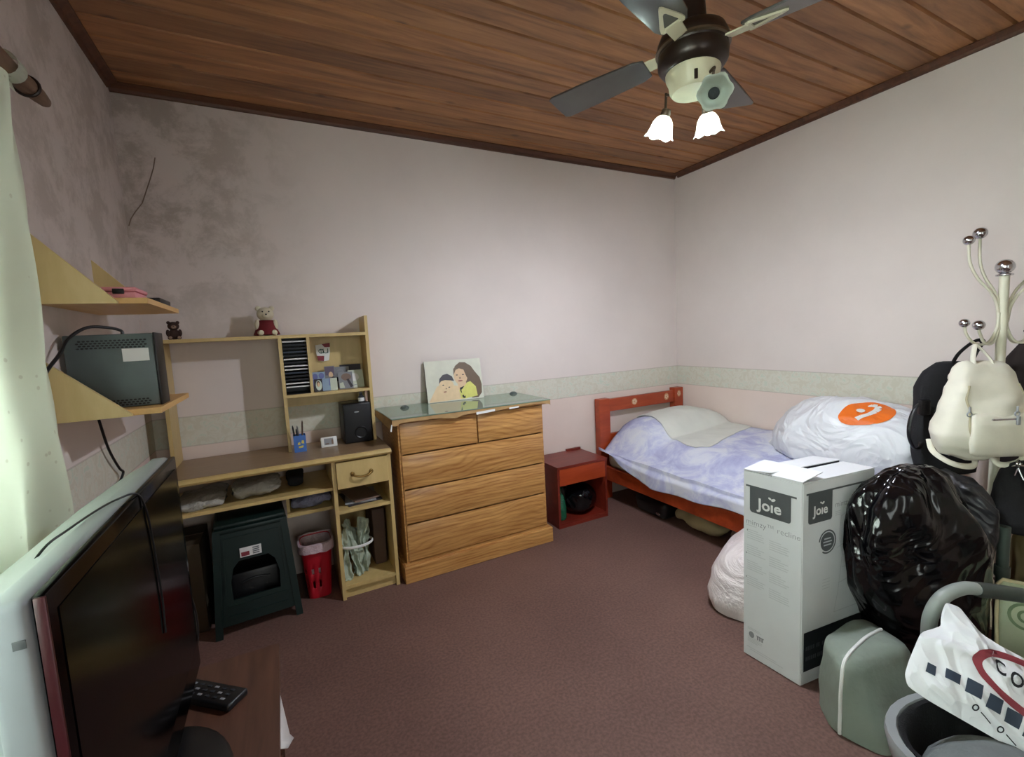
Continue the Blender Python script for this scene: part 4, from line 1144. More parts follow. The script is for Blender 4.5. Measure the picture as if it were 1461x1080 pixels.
build('logo_mark', b, 'paper', lb, smooth=60, recalc=False)

# things under the bed
t = thing('black_handbag', 'black bag with silver buckle lying under the bed near the nightstand', 'bag', (2.36, 2.36, 0))
b = B(); b.box(2.27, 2.46, 2.21, 2.52, .002, .135, .045, seg=4); b.disp(.012, 11, 3)
for v in b.bm.verts: v.co.z = min(max(v.co.z, .001), .172)
build('body', b, 'black', t, smooth=50)
b = B(); b.ball((2.262, 2.27, .045), (.004, .020, .010)); build('buckle', b, 'chrome', t)
blob('cloth_bundle', 'beige cloth bundle pushed under the middle of the bed', 'cloth', (2.40, 2.0, .075), (.13, .20, .08), plain('beige_cloth', (150, 134, 100), 0.85), .03, 7, 4, zf=.001, clip=cl(2.2, 2.6, 1.7, 2.2, 0, .172))
blob('grey_bundle', 'greyish-pink folded blanket under the bed behind the white bag', 'blanket', (2.42, 1.66, .07), (.13, .12, .085), plain('greypink_cloth', (138, 120, 116), 0.85), .025, 7, 6, zf=.001, clip=cl(2.2, 2.6, 1.4, 1.86, 0, .172))
b = B(); b.box(2.272, 2.32, 1.90, 2.02, .150, .174, .006)
build('navy_pouch', b, plain('navy_cloth', (34, 38, 58), 0.7), origin=(2.30, 1.96, .150), label='small navy pouch on top of the beige bundle under the bed', cat='pouch')

# ================================================================== WHITE CARTON
bx = thing('carton', 'tall white printed cardboard carton standing on the floor at the foot of the bed', 'box', (1.78, 1.0, 0))
P0 = V((1.602, .912, 0)); UR = V((math.cos(math.radians(-7)), math.sin(math.radians(-7)), 0)); VL = V((-.06, .998, 0)).normalized()
BWd, BLn, BHt = .222, .386, .772
NL = V((0, 0, 1)).cross(VL).normalized(); NL = NL if NL.dot(UR) < 0 else -NL
NR = V((0, 0, 1)).cross(UR).normalized(); NR = NR if NR.dot(VL) < 0 else -NR
def C3(u, v, z): return P0 + UR * u + VL * v + V((0, 0, z))
b = B()
b.loft([[C3(0, 0, z), C3(BLn, 0, z), C3(BLn, BWd, z), C3(0, BWd, z)] for z in (.002, BHt)])
bmesh.ops.bevel(b.bm, geom=b.bm.edges[:], offset=.003, segments=2, affect='EDGES')
build('body', b, 'carton', bx, smooth=30)
b = B(); b.prism([C3(0, .001, BHt), C3(BLn, .001, BHt), C3(BLn, BWd / 2 - .003, BHt + .001), C3(0, BWd / 2 - .003, BHt + .001)], (0, 0, .003)); build('flap', b, 'carton', bx, smooth=0)
b = B(); b.prism([C3(0, BWd / 2 + .001, BHt + .013), C3(BLn - .004, BWd / 2 + .001, BHt + .009), C3(BLn, BWd - .001, BHt), C3(0, BWd - .001, BHt)], (0, 0, .003)); build('flap', b, 'carton', bx, smooth=0)
b = B(); b.prism([C3(0, .002, BHt + .004), C3(.105, .004, BHt + .026), C3(.105, BWd - .006, BHt + .026), C3(0, BWd - .002, BHt + .004)], (0, 0, .003)); build('end_flap', b, 'carton', bx, smooth=0)
b = B(); b.prism([C3(.01, BWd / 2 + .004, BHt + .0005), C3(BLn - .01, BWd / 2 + .004, BHt + .0005), C3(BLn - .01, BWd / 2 + .004, BHt + .007), C3(.01, BWd / 2 + .004, BHt + .009)], VL * .002); build('flap_gap_shade', b, 'ink', bx, smooth=0)  # black strip standing in for the shade under the raised flap
def roundtab(x0, x1, z0, z1, r=.012, n=6):
    p = [(x0, z1), (x0, z0 + r)]
    p += [(x0 + r - r * math.cos(a), z0 + r - r * math.sin(a)) for a in [PI / 2 * i / n for i in range(1, n + 1)]]
    p += [(x1 - r + r * math.sin(a), z0 + r - r * math.cos(a)) for a in [PI / 2 * i / n for i in range(1, n + 1)]]
    return p + [(x1, z1)]
def logo(face, cx, cz, wx, parent):
    """white lettering with a small leaf over the third letter"""
    b = B(); f = lambda x, y: face(cx + x, cz + y, .0022)
    b.text('Jo\u0131e', wx * .50, lambda x, y: f(x, y - wx * .02), bold=wx * .012)
    s = wx / .10
    for (ex, ey, rx, ry, an) in ((.0125, .0245, .0075, .0042, .5), (.0015, .0265, .0055, .0034, -.5)):
        b.poly([f(s * (ex + rx * math.cos(t_) * math.cos(an) - ry * math.sin(t_) * math.sin(an)), s * (ey + rx * math.cos(t_) * math.sin(an) + ry * math.sin(t_) * math.cos(an))) for t_ in [2 * PI * i / 14 for i in range(14)]])
    build('logo_lettering', b, 'paper', parent, smooth=0, recalc=False)
def faceL(x, z, o): return C3(0, BWd - x, z) + NL * (.0006 + o)     # x runs left to right as seen
def faceR(x, z, o): return C3(x, 0, z) + NR * (.0006 + o)
def rect(b, face, x0, x1, z0, z1, o=.0006): b.poly([face(x0, z0, o), face(x1, z0, o), face(x1, z1, o), face(x0, z1, o)])
b = B(); rect(b, faceL, .012, .202, .712, .719); b.poly([faceL(x, z, .0010) for x, z in roundtab(.028, .183, .612, .713)])
pl_ = build('printed_header', b, 'dkgrey', bx, smooth=0, recalc=False); logo(faceL, .105, .655, .118, pl_)
b = B(); b.text('mimzy\u2122 recline', .031, lambda x, y: faceL(.012 + x, .570 + y, .0008), align='LEFT', bold=-.0003)
build('printed_name', b, 'midgrey', bx, smooth=0, recalc=False)
random.seed(3); b = B()
for cx0 in (.016, .104):
    z = .535 if cx0 < .05 else .520
    for para in range(4):
        for k in range(5):
            wln = random.uniform(.055, .078) if k else .045
            rect(b, faceL, cx0, cx0 + wln, z, z + .0035); z -= .0085
        z -= .022
    build('printed_text', b, 'ltgrey', bx, smooth=0, recalc=False); b = B()
rect(b, faceL, .012, .055, .553, .557)
for k in range(6): rect(b, faceL, .02, .02 + random.uniform(.04, .06), .125 - k * .006 - (0 if k < 2 else .028), .128 - k * .006 - (0 if k < 2 else .028))
rect(b, faceL, .015, .135, .041, .044); rect(b, faceL, .03, .16, .033, .036)
build('printed_text', b, 'ltgrey', bx, smooth=0, recalc=False)
b = B(); b.poly([faceL(.036 + .011 * math.cos(2 * PI * i / 18), .100 + .013 * math.sin(2 * PI * i / 18), .0008) for i in range(18)])
for q in range(3): rect(b, faceL, .058 + q * .009, .064 + q * .009, .090, .106)
rect(b, faceL, .056, .086, .104, .108); build('printed_symbols', b, 'midgrey', bx, smooth=0, recalc=False); b = B(); rect(b, faceL, .016, .020, .531, .537); rect(b, faceL, .012, .016, .435, .441); rect(b, faceL, .012, .016, .335, .341)
build('printed_bullets', b, 'midgrey', bx, smooth=0, recalc=False)
b = B(); rect(b, faceR, .016, .372, .727, .734); b.poly([faceR(x, z, .0010) for x, z in roundtab(.026, .150, .618, .728)])
pr_ = build('printed_header', b, 'dkgrey', bx, smooth=0, recalc=False); logo(faceR, .088, .665, .098, pr_)
b = B(); b.text('mimzy\u2122 recline', .031, lambda x, y: faceR(.165 + x, .668 + y, .0008), align='LEFT', bold=-.0003)
build('printed_name', b, 'midgrey', bx, smooth=0, recalc=False)
b = B()
for i in range(30):
    a0, a1 = -2.2 + 5.2 * i / 30, -2.2 + 5.2 * (i + 1) / 30
    b.poly([faceR(.128 + r * math.cos(a), .535 + r * math.sin(a), .0008) for a, r in ((a0, .040), (a1, .040), (a1, .046), (a0, .046))])
b.poly([faceR(.128 + .036 * math.cos(2 * PI * i / 28), .535 + .036 * math.sin(2 * PI * i / 28), .0008) for i in range(28)])
bd_ = build('printed_badge', b, 'dkgrey', bx, smooth=0, recalc=False)
b = B()
for k, (w_, z) in enumerate(((.036, .548), (.046, .536), (.040, .524))): rect(b, faceR, .128 - w_ / 2, .128 + w_ / 2, z - .003, z + .002, .0014)
build('badge_text', b, 'ltgrey', bd_, smooth=0, recalc=False)
b = B(); rect(b, faceR, .012, .380, .055, .208, .0008); bb_ = build('printed_band', b, 'ink', bx, smooth=0, recalc=False)
b = B()
for z, xs in ((.136, (.022, .068, .078, .100, .108, .150, .160, .215)), (.096, (.022, .074, .084, .130, .140, .20))):
    for k in range(0, len(xs), 2):
        x = xs[k]
        while x < xs[k + 1] - .004:
            b.poly([faceR(x + q[0], z + q[1], .0014) for q in ((0, 0), (.006, .0), (.007, .016), (.001, .016))]); x += .0095
build('band_text', b, 'dkgrey', bb_, smooth=0, recalc=False)
b = B()
def line(pts, w_=.0016):
    for (xa, za), (xb, zb) in zip(pts, pts[1:]):
        d = V((xb - xa, zb - za, 0)).normalized(); nx, nz = -d.y * w_, d.x * w_
        b.poly([faceR(xa - nx, za - nz, .0008), faceR(xb - nx, zb - nz, .0008), faceR(xb + nx, zb + nz, .0008), faceR(xa + nx, za + nz, .0008)])
for pts in ([(.20, .62), (.19, .54), (.21, .47), (.26, .45), (.32, .46), (.33, .55), (.31, .62), (.26, .64), (.20, .62)], [(.18, .50), (.24, .52), (.33, .50)], [(.21, .47), (.19, .33), (.17, .25)], [(.31, .46), (.30, .34), (.33, .25)], [(.17, .25), (.34, .25)], [(.23, .60), (.23, .53)], [(.28, .61), (.29, .53)], [(.19, .36), (.31, .38)], [(.21, .42), (.32, .41)]): line(pts)
for k in range(4): rect(b, faceR, .105, .105 + .04, .39 - k * .012, .3925 - k * .012)
for k in range(3): rect(b, faceR, .168, .168 + .03, .640 - k * .007, .643 - k * .007)
build('printed_drawing', b, 'ltgrey', bx, smooth=0, recalc=False)

# white bag behind the carton
def sack(name, label, cat, secs, mat, amp, freq, seed, n=48, sub=5, clip=None, power=2.6, amp2=0, pleat=0.0, **kw):
    """irregular bag through elliptical sections (z, cx, cy, rp, rq, angle)"""
    b = B(); rings = []
    pts = []
    for a, c in zip(secs, secs[1:]):
        for k in range(sub):
            t_ = k / sub; pts.append(tuple(a[i] + (c[i] - a[i]) * t_ for i in range(6)))
    pts.append(secs[-1])
    for z, cx, cy, rp, rq, an in pts:
        r = []
        for i in range(n):
            a = 2 * PI * i / n; c, s_ = math.cos(a), math.sin(a)
            k = (abs(c) ** power + abs(s_) ** power) ** (-1 / power)
            k *= 1 + pleat * (math.sin(9 * a + z * 7) * .5 + math.sin(5 * a - z * 11 + 1) * .5) * sstep(.3, .75, z / secs[-1][0])
            x, y = rp * c * k, rq * s_ * k
            r.append((cx + x * math.cos(an) - y * math.sin(an), cy + x * math.sin(an) + y * math.cos(an), z))
        rings.append(r)
    b.loft(rings)
    b.disp(amp, freq, seed, ridged=True)
    if amp2: b.disp(amp2, freq * 3, seed + 5, ridged=True)
    for v in b.bm.verts:
        v.co.z = max(v.co.z, .001)
        if clip: v.co = clip(v.co)
    return build(name, b, mat, origin=(secs[0][1], secs[0][2], 0), label=label, cat=cat, smooth=70, **kw) if label else b
t = thing('floor_bag', 'white and pale pink plastic bag on the floor behind the white carton', 'bag', (1.92, 1.34, 0))
b = sack('x', None, None, [(.002, 1.93, 1.34, .20, .155, .35), (.05, 1.925, 1.34, .205, .165, .35), (.17, 1.93, 1.33, .195, .16, .35), (.27, 1.95, 1.31, .16, .13, .35), (.36, 1.99, 1.29, .11, .09, .35), (.43, 2.01, 1.28, .07, .05, .35)], 'pinkbag', .022, 6, 8, clip=lambda p: V((min(p.x, 2.185), max(p.y, 1.135), p.z)))
tr = bvh(b); build('bag', b, 'pinkbag', t, smooth=60)
o3 = V((1.865, 1.25, .335)); n3 = (V((0, 0, 1.35)) - o3).normalized(); u3 = V((.89, -.45, 0)); u3 = (u3 - n3 * u3.dot(n3)).normalized()
fn = caster(tr, o3, u3, n3.cross(u3), n3, .003)
b = B(); blobshape(1, .022, .032, fn, b, rings=3, n=16); build('pink_print', b, plain('pink_print', (226, 110, 140), 0.5), t, smooth=60, recalc=False)

# sage nylon bag with piping
t = thing('sage_bag', 'sage green soft zip bag with white piping on the floor before the carton', 'bag', (1.68, .73, 0))
def chaikin(p, k=3):
    for _ in range(k):
        q = []
        for i in range(len(p)):
            a, c = V(p[i]), V(p[(i + 1) % len(p)]); q += [a * .86 + c * .14, a * .14 + c * .86]
        p = q
    return p
def quadring(z, base, topq, t_, sc=1.0):
    r = [V((a[0] + (c[0] - a[0]) * t_, a[1] + (c[1] - a[1]) * t_, z)) for a, c in zip(base, topq)]
    m_ = sum(r, V((0, 0, 0))) / len(r)
    return [V((m_.x + (q.x - m_.x) * sc, m_.y + (q.y - m_.y) * sc, z)) for q in chaikin([tuple(q) for q in r])]
base = [(1.578, .850), (1.500, .735), (1.550, .605), (1.83, .575), (1.87, .84)]
topq = [(1.585, .842), (1.512, .735), (1.575, .700), (1.805, .655), (1.838, .842)]
def sagering(t_, sc=1, z=None): return quadring(z if z is not None else t_ * .235, base, topq, t_, sc)
rings = [sagering(0, .97, .002), sagering(.06), sagering(.2), sagering(.4, 1.01), sagering(.6, 1.01), sagering(.8), sagering(.93, .985), sagering(1.0, .93, .243), sagering(1.0, .7, .252), sagering(1.0, .4, .256), sagering(1.0, .12, .257)]
b = B(); b.loft(rings); b.disp(.010, 9, 2, ridged=True)
for v in b.bm.verts: v.co.z = max(v.co.z, .001)
tr = bvh(b)
build('body', b, 'coolbag', t, smooth=60)
pts = []
for px_, py_ in [(1.80, .752), (1.74, .750), (1.68, .748), (1.62, .744), (1.57, .740), (1.54, .738)]:
    h = tr.ray_cast(V((px_, py_, .6)), V((0, 0, -1))); pts.append(h[0] + V((0, 0, .002)))
for z in (.225, .18, .13, .08, .035, .008):
    h = tr.ray_cast(V((1.2, .672 + .0, z)), V((.95, .19, 0)).normalized())
    if h[0] is not None: pts.append(h[0] + V((-.002, -.001, 0)))
b = B(); b.tube(smoothpath(pts, 4), .0055, 8); build('piping', b, 'white', t)

# big black bin bag and a duller one behind it
AN = math.atan2(.957, -.29); AB = math.atan2(-.46, .886)
sack('bin_bag', 'large glossy black bin bag standing right of the white carton', 'bag',
     [(.002, 2.06, .73, .15, .095, AB), (.1, 2.05, .728, .175, .105, AB), (.24, 2.03, .73, .20, .11, AB), (.36, 2.0, .737, .225, .11, AB), (.5, 1.995, .738, .235, .11, AB), (.6, 1.978, .748, .21, .105, AB), (.68, 1.965, .756, .175, .095, AB), (.74, 1.96, .758, .135, .08, AB), (.785, 1.98, .752, .095, .055, AB), (.812, 1.985, .752, .045, .03, AB)],
     'blackbag', .012, 4.0, 21, n=110, sub=9, amp2=.006, pleat=.16, power=3.2, clip=lambda p: V((p.x, min(p.y, .902 - .123 * (p.x - 1.602)) if p.x < 1.995 else p.y, p.z)))
sack('bin_bag', 'dull dark grey bin bag behind the glossy black one by the coat rack', 'bag',
     [(.002, 2.40, .79, .12, .10, AN), (.2, 2.40, .79, .135, .115, AN), (.45, 2.40, .79, .135, .115, AN), (.60, 2.39, .79, .13, .11, AN), (.68, 2.375, .80, .10, .085, AN), (.715, 2.36, .81, .055, .045, AN)],
     'dullbag', .018, 6, 33, n=72, sub=6, amp2=.006, pleat=.2, clip=lambda p: V((p.x, min(p.y, .92), p.z)))

# ================================================================== INFANT SEAT WITH SHOPPING BAG
st = thing('infant_seat', 'grey plastic infant seat with tubular handle under the white shopping bag', 'infant seat', (1.60, .355, 0))
E1 = V((-.92, .38, 0)).normalized(); E2 = V((.38, .92, 0)).normalized(); SC = V((1.625, .335, -.0))
def bowl(k, z, n=40, o=0.0): return [SC + E1 * ((.375 + o) * k * math.cos(2 * PI * i / n)) + E2 * ((.215 + o) * k * math.sin(2 * PI * i / n)) + V((0, 0, z + .05 * (k ** 2) * max(0, math.cos(2 * PI * i / n)))) for i in range(n)]
b = B(); b.loft([bowl(.45, .002), bowl(.50, .01), bowl(.72, .07), bowl(.88, .11), bowl(.97, .165), bowl(1.0, .205), bowl(.99, .222), bowl(.92, .222), bowl(.885, .205), bowl(.84, .14), bowl(.66, .075), bowl(.40, .04)], cap=True)
build('shell', b, 'grey', st, smooth=40)
b = B(); b.loft([bowl(.90, .220), bowl(.86, .218), bowl(.82, .18), bowl(.76, .13), bowl(.60, .09), bowl(.2, .065)], cap=False); b.poly(bowl(.2, .065)); b.disp(.006, 14, 3)
build('liner', b, 'blackmatte', st, smooth=60)
b = B(); b.ball((0, 0, 0), 1, 30, 18)
for v in b.bm.verts:
    q = v.co.copy(); v.co = SC + E1 * (.185 + q.x * .15) + E2 * (-.05 + q.y * .115) + V((0, 0, .205 + q.z * .085))
b.disp(.018, 9, 7, ridged=True); build('seat_pad', b, plain('grey_melange', (112, 118, 118), 0.9, bmp=.5, bs=120), st, smooth=60)
hp = smoothpath([(1.665, .555, .20), (1.66, .572, .29), (1.658, .574, .38), (1.662, .572, .45), (1.69, .558, .505), (1.745, .536, .527), (1.80, .510, .522), (1.95, .435, .485), (2.03, .38, .44), (2.02, .30, .34), (1.96, .215, .21)], 6)
b = B(); b.tube(hp, .0185, 14); build('handle', b, plain('handle_grey', (136, 142, 138), 0.4), st, smooth=60)
b = B(); b.tube(smoothpath([(1.79, .515, .5225), (1.86, .481, .5075), (1.95, .435, .485), (2.00, .405, .462)], 6), .0215, 14); build('handle_grip', b, plain('dark_grip', (58, 66, 62), 0.4), st, smooth=60)

sb = thing('shopping_bag', 'white shopping bag with red ring logo and dark squares lying on the infant seat', 'bag', (1.62, .42, .25))
K0 = V((1.4079, .5256, .3678)); KE1 = V((.5909, -.6455, -.4839)); KE2 = V((.7029, .1176, .7015)); KN = V((-.3959, -.7547, .5232))
out = [(-.012, .022), (0, -.002), (.05, -.006), (.15, -.003), (.273, .0), (.36, .002), (.40, .01), (.41, .10), (.40, .20), (.37, .235), (.30, .232), (.247, .231), (.19, .229), (.142, .233), (.105, .256), (.081, .272), (.047, .265), (.042, .235), (.043, .212), (.046, .194), (.030, .176), (.010, .156), (.002, .142), (-.010, .06)]
cen = (.19, .11)
def bulge(a, c, k): # k 0 centre .. 1 rim
    fold = .012 * math.exp(-((c - (.117 + .5 * a)) / .018) ** 2) * (1 if a < .16 else 0) - .010 * math.exp(-((c - (.165 + .13 * a)) / .012) ** 2)
    return .035 * (1 - k ** 2.2) + (fold + .007 * noise.noise(V((a * 16, c * 16, 2))) + .004 * noise.noise(V((a * 34, c * 34, 5)))) * (1 - k ** 4)
def kcoord(a, c):
    # radial fraction of (a, c) inside the outline
    dx, dy = a - cen[0], c - cen[1]; best = 1e9
    for (xa, ya), (xb, yb) in zip(out, out[1:] + out[:1]):
        ex, ey = xb - xa, yb - ya; den = dx * ey - dy * ex
        if abs(den) < 1e-9: continue
        t_ = ((xa - cen[0]) * ey - (ya - cen[1]) * ex) / den; s_ = ((xa - cen[0]) * dy - (ya - cen[1]) * dx) / den
        if t_ > 0 and -1e-6 <= s_ <= 1 + 1e-6: best = min(best, t_)
    return min(1.0, 1 / best) if best < 1e8 else 0.0
def bag3(a, c, off=0.0):
    k = kcoord(a, c); return K0 + KE1 * a + KE2 * c + KN * (bulge(a, c, k) + off)
dense = []
for (xa, ya), (xb, yb) in zip(out, out[1:] + out[:1]):
    for q in range(4): dense.append((xa + (xb - xa) * q / 4, ya + (yb - ya) * q / 4))
for _ in range(1): dense = [((dense[i - 1][0] + 2 * dense[i][0] + dense[(i + 1) % len(dense)][0]) / 4, (dense[i - 1][1] + 2 * dense[i][1] + dense[(i + 1) % len(dense)][1]) / 4) for i in range(len(dense))]
b = B(); rings = []; NR_ = 22
for i in range(1, NR_ + 1):
    k = i / NR_; rings.append([K0 + KE1 * (cen[0] + (x - cen[0]) * k) + KE2 * (cen[1] + (y - cen[1]) * k) + KN * bulge(cen[0] + (x - cen[0]) * k, cen[1] + (y - cen[1]) * k, k) for x, y in dense])
for i in range(NR_ - 1, 0, -1):
    k = i / NR_; rings.append([K0 + KE1 * (cen[0] + (x - cen[0]) * k) + KE2 * (cen[1] + (y - cen[1]) * k) - KN * (.030 * (1 - k ** 2)) for x, y in dense])
b.loft(rings); tr = bvh(b)
build('bag', b, 'whitebag', sb, smooth=70)
def bagfn(a, c, off=.002):
    h = tr.ray_cast(K0 + KE1 * a + KE2 * c + KN * .3, -KN)
    return (h[0] + KN * off) if h[0] is not None else K0 + KE1 * a + KE2 * c
def patch(b, quad, nu=6, nv=6, off=.002):
    (x0, y0), (x1, y1), (x2, y2), (x3, y3) = quad
    f = lambda u, v: bagfn(x0 * (1 - u) * (1 - v) + x1 * u * (1 - v) + x2 * u * v + x3 * (1 - u) * v, y0 * (1 - u) * (1 - v) + y1 * u * (1 - v) + y2 * u * v + y3 * (1 - u) * v, off)
    b.grid(f, nu, nv)
b = B()
for k, (a, c) in enumerate(((.034, .068), (.077, .078), (.123, .077), (.171, .069), (.218, .062), (.262, .054), (.308, .050))):
    s_ = .010 if k == 0 else .0155 if k == 1 else .0175; h_ = .013 if k < 2 else .0185
    patch(b, ((a - s_, c - h_), (a + s_, c - h_ * .95), (a + s_, c + h_), (a - s_ * .95, c + h_ * .95)))
build('printed_square', b, 'inkblue', sb, smooth=70, recalc=False)
b = B(); rc_ = (.305, .150); RX, RY, WD = .196, .076, .022
for i in range(72):
    a0, a1 = 2 * PI * i / 72, 2 * PI * (i + 1) / 72
    for k in range(2):
        r0, r1 = 1 - k * .5, 1 - (k + 1) * .5
        P = lambda a, r: bagfn(rc_[0] + (RX - WD * (1 - r)) * math.cos(a), rc_[1] + (RY - WD * .8 * (1 - r)) * math.sin(a), .0022)
        b.poly([P(a0, r0), P(a1, r0), P(a1, r1), P(a0, r1)])
build('printed_ring', b, 'redprint', sb, smooth=70, recalc=False)
b = B()
for chx, (a, c, rot) in zip('COCO', ((.170, .161, -.10), (.206, .151, -.20), (.240, .138, -.26), (.272, .122, -.30))):
    ca, sa = math.cos(rot), math.sin(rot)
    b.text(chx, .052, lambda x, y: bagfn(a + (x * .72) * ca - y * sa, c + (x * .72) * sa + y * ca, .0055), bold=.0012)
build('lettering', b, 'ink', sb, smooth=70, recalc=False)
b = B()
for (a, c), (a2, c2) in (((.137, .036), (.181, .022)), ((.203, .022), (.247, .009))):
    for i in range(14):
        p = lambda t_, r: bagfn(a + r * math.cos(t_), c + r * 1.1 * math.sin(t_), .0022)
        b.poly([p(2 * PI * i / 14, .0075), p(2 * PI * (i + 1) / 14, .0075), p(2 * PI * (i + 1) / 14, .0045), p(2 * PI * i / 14, .0045)])
    ac, cc = a + .014, c - .003
    patch(b, ((ac, cc - .0012), (a2, c2 - .0012), (a2, c2 + .0012), (ac, cc + .0012)), 8, 1, .0022)
build('printed_key', b, 'ink', sb, smooth=70, recalc=False)

# pale green cushion with round pattern at the right edge
t = thing('cushion', 'pale green cushion with round pattern and cream edge behind the shopping bag', 'cushion', (2.235, .455, .12))
Mc = Matrix.Translation((2.235, .455, .27)) @ Matrix.Rotation(math.atan2(-.94, .35), 4, 'Z') @ Matrix.Rotation(-.3, 4, 'X')
b = B(); b.box(-.13, .13, -.03, .03, -.13, .13, .028, Mc, seg=4); build('body', b, plain('pale_green_cloth', (184, 194, 166), 0.85, bmp=.3, bs=60), t, smooth=60)
b = B(); b.tube([Mc @ V(q) for q in [(-.128, -.022, -.11), (-.130, -.022, 0), (-.128, -.022, .11), (-.115, -.022, .128), (0, -.022, .130), (.115, -.022, .128)]], .006, 8); build('edge_piping', b, plain('cream_piping', (206, 196, 160), 0.8), t, smooth=60)
b = B()
for (cx_, cz_) in ((-.06, .02), (.04, .06), (.0, -.06)):
    for i in range(24):
        q = lambda a, r: Mc @ V((cx_ + r * math.cos(a), -.0312, cz_ + r * math.sin(a)))
        for r0, r1 in ((.045, .036), (.022, .014)):
            b.poly([q(2 * PI * i / 24, r0), q(2 * PI * (i + 1) / 24, r0), q(2 * PI * (i + 1) / 24, r1), q(2 * PI * i / 24, r1)])
build('round_pattern', b, plain('green_line', (112, 132, 100), 0.8), t, smooth=0, recalc=False)

# ================================================================== COAT RACK AND WHAT HANGS ON IT
cr_ = thing('coat_rack', 'cream metal coat rack with silver ball tips in the right corner by the bed', 'coat rack', (2.75, .755, 0))
px0, py0 = 2.75, .755
b = B(); b.tube([(px0, py0, .05), (px0, py0, 1.495)], .0165, 16); b.lathe([(.017, 0), (.022, .004), (.022, .02), (.017, .024)], Matrix.Translation((px0, py0, .74)), 16); build('pole', b, 'cream_metal', cr_, smooth=50)
b = B(); b.lathe([(.0, 0), (.026, 0), (.028, .004), (.026, .008), (.012, .010)], Matrix.Translation((px0, py0, 1.494)), 20); b.ball((px0, py0, 1.532), .031, 20, 14); build('finial', b, 'chrome', cr_, smooth=60)
for k in range(4):
    a = math.radians(20 + 90 * k)
    b = B(); b.tube(smoothpath([(px0, py0, .16), (px0 + .05 * math.cos(a), py0 + .05 * math.sin(a), .09), (px0 + .12 * math.cos(a), py0 + .12 * math.sin(a), .05), (px0 + .19 * math.cos(a), py0 + .19 * math.sin(a), .012)]), .009, 10); build('foot', b, 'cream_metal', cr_, smooth=60)
hooks = [((2.668, .812, 1.677), .024), ((2.624, .832, 1.650), .020), ((2.90, .640, 1.67), .024), ((2.92, .70, 1.65), .022)]
for (tip, r_) in hooks:
    d = V((tip[0] - px0, tip[1] - py0, 0))
    p = [(px0 + d.x * .10, py0 + d.y * .10, 1.30), (px0 + d.x * .16, py0 + d.y * .16, 1.37), (px0 + d.x * .35, py0 + d.y * .35, 1.43), (px0 + d.x * .72, py0 + d.y * .72, 1.49), (px0 + d.x * .95, py0 + d.y * .95, 1.56), (tip[0], tip[1], tip[2] - .012)]
    b = B(); b.tube(smoothpath(p), .0055, 10); h = build('hook', b, 'cream_metal', cr_, smooth=60)
    b = B(); b.ball(tip, r_, 18, 12); build('ball_tip', b, 'chrome', h, smooth=60)
for tip, r_ in (((2.579, .820, 1.304), .018), ((2.628, .790, 1.292), .021), ((2.86, .66, 1.30), .02), ((2.90, .70, 1.29), .02)):
    d = V((tip[0] - px0, tip[1] - py0, 0))
    p = [(px0 + d.x * .10, py0 + d.y * .10, 1.34), (px0 + d.x * .14, py0 + d.y * .14, 1.27), (px0 + d.x * .35, py0 + d.y * .35, 1.215), (px0 + d.x * .70, py0 + d.y * .70, 1.215), (px0 + d.x * .93, py0 + d.y * .93, 1.255), (tip[0], tip[1], tip[2] - .01)]
    b = B(); b.tube(smoothpath(p), .0055, 10); h = build('hook', b, 'cream_metal', cr_, smooth=60)
    b = B(); b.ball(tip, r_, 18, 12); build('ball_tip', b, 'chrome', h, smooth=60)

def frame(c, wv):
    wv = V(wv).normalized(); dv = V((-wv.y, wv.x, 0)); c = V(c)
    return lambda x, y, z: V((c.x, c.y, 0)) + wv * x + dv * y + V((0, 0, z))
def bagloft(F, secs, n=40, power=2.6):
    R_ = []
    for z, hw, hd, yo in secs:
        r = []
        for i in range(n):
            a = 2 * PI * i / n; c, s_ = math.cos(a), math.sin(a); k = (abs(c) ** power + abs(s_) ** power) ** (-1 / power)
            r.append(F(hw * c * k, yo + hd * s_ * k, z))
        R_.append(r)
    return R_
def dens(secs, k=4):
    o = []
    for a, c in zip(secs, secs[1:]):
        for i in range(k): o.append(tuple(a[j] + (c[j] - a[j]) * i / k for j in range(4)))
    return o + [secs[-1]]
F = frame((2.545, .738), (.88, -.47, 0))
bp = thing('backpack', 'cream leather backpack hanging in front on the coat rack', 'backpack', (2.545, .738, .76))
b = B(); b.loft(bagloft(F, dens([(.755, .145, .04, 0), (.765, .170, .07, 0), (.80, .184, .088, 0), (.86, .184, .090, 0), (.92, .174, .085, 0), (.98, .158, .078, .005), (1.04, .136, .066, .012), (1.09, .112, .052, .018), (1.125, .092, .036, .02), (1.142, .074, .02, .02), (1.148, .055, .010, .02)])))
b.disp(.020, 7, 14, ridged=True); b.disp(.006, 20, 3, ridged=True); trc = bvh(b)
build('body', b, 'cream_leather', bp, smooth=60)
b = B(); b.loft(bagloft(F, dens([(.772, .095, .012, -.070), (.785, .118, .020, -.074), (.83, .126, .026, -.078), (.90, .120, .024, -.076), (.935, .112, .018, -.072), (.945, .10, .010, -.068)]))); b.disp(.005, 12, 4)
build('front_pocket', b, 'cream_leather', bp, smooth=60)
b = B(); b.box(-.07, .02, -.004, .004, -.003, .003, .001, Matrix.Translation(F(-.0, -.104, .928)) @ Matrix.Rotation(math.atan2(-.47, .88), 4, 'Z')); build('zip', b, 'chrome', bp, smooth=30)
b = B(); b.box(-.006, .006, -.004, .004, -.03, .004, .002, Matrix.Translation(F(.025, -.108, .935)) @ Matrix.Rotation(math.atan2(-.47, .88), 4, 'Z')); build('zip_puller', b, 'grey', bp, smooth=30)
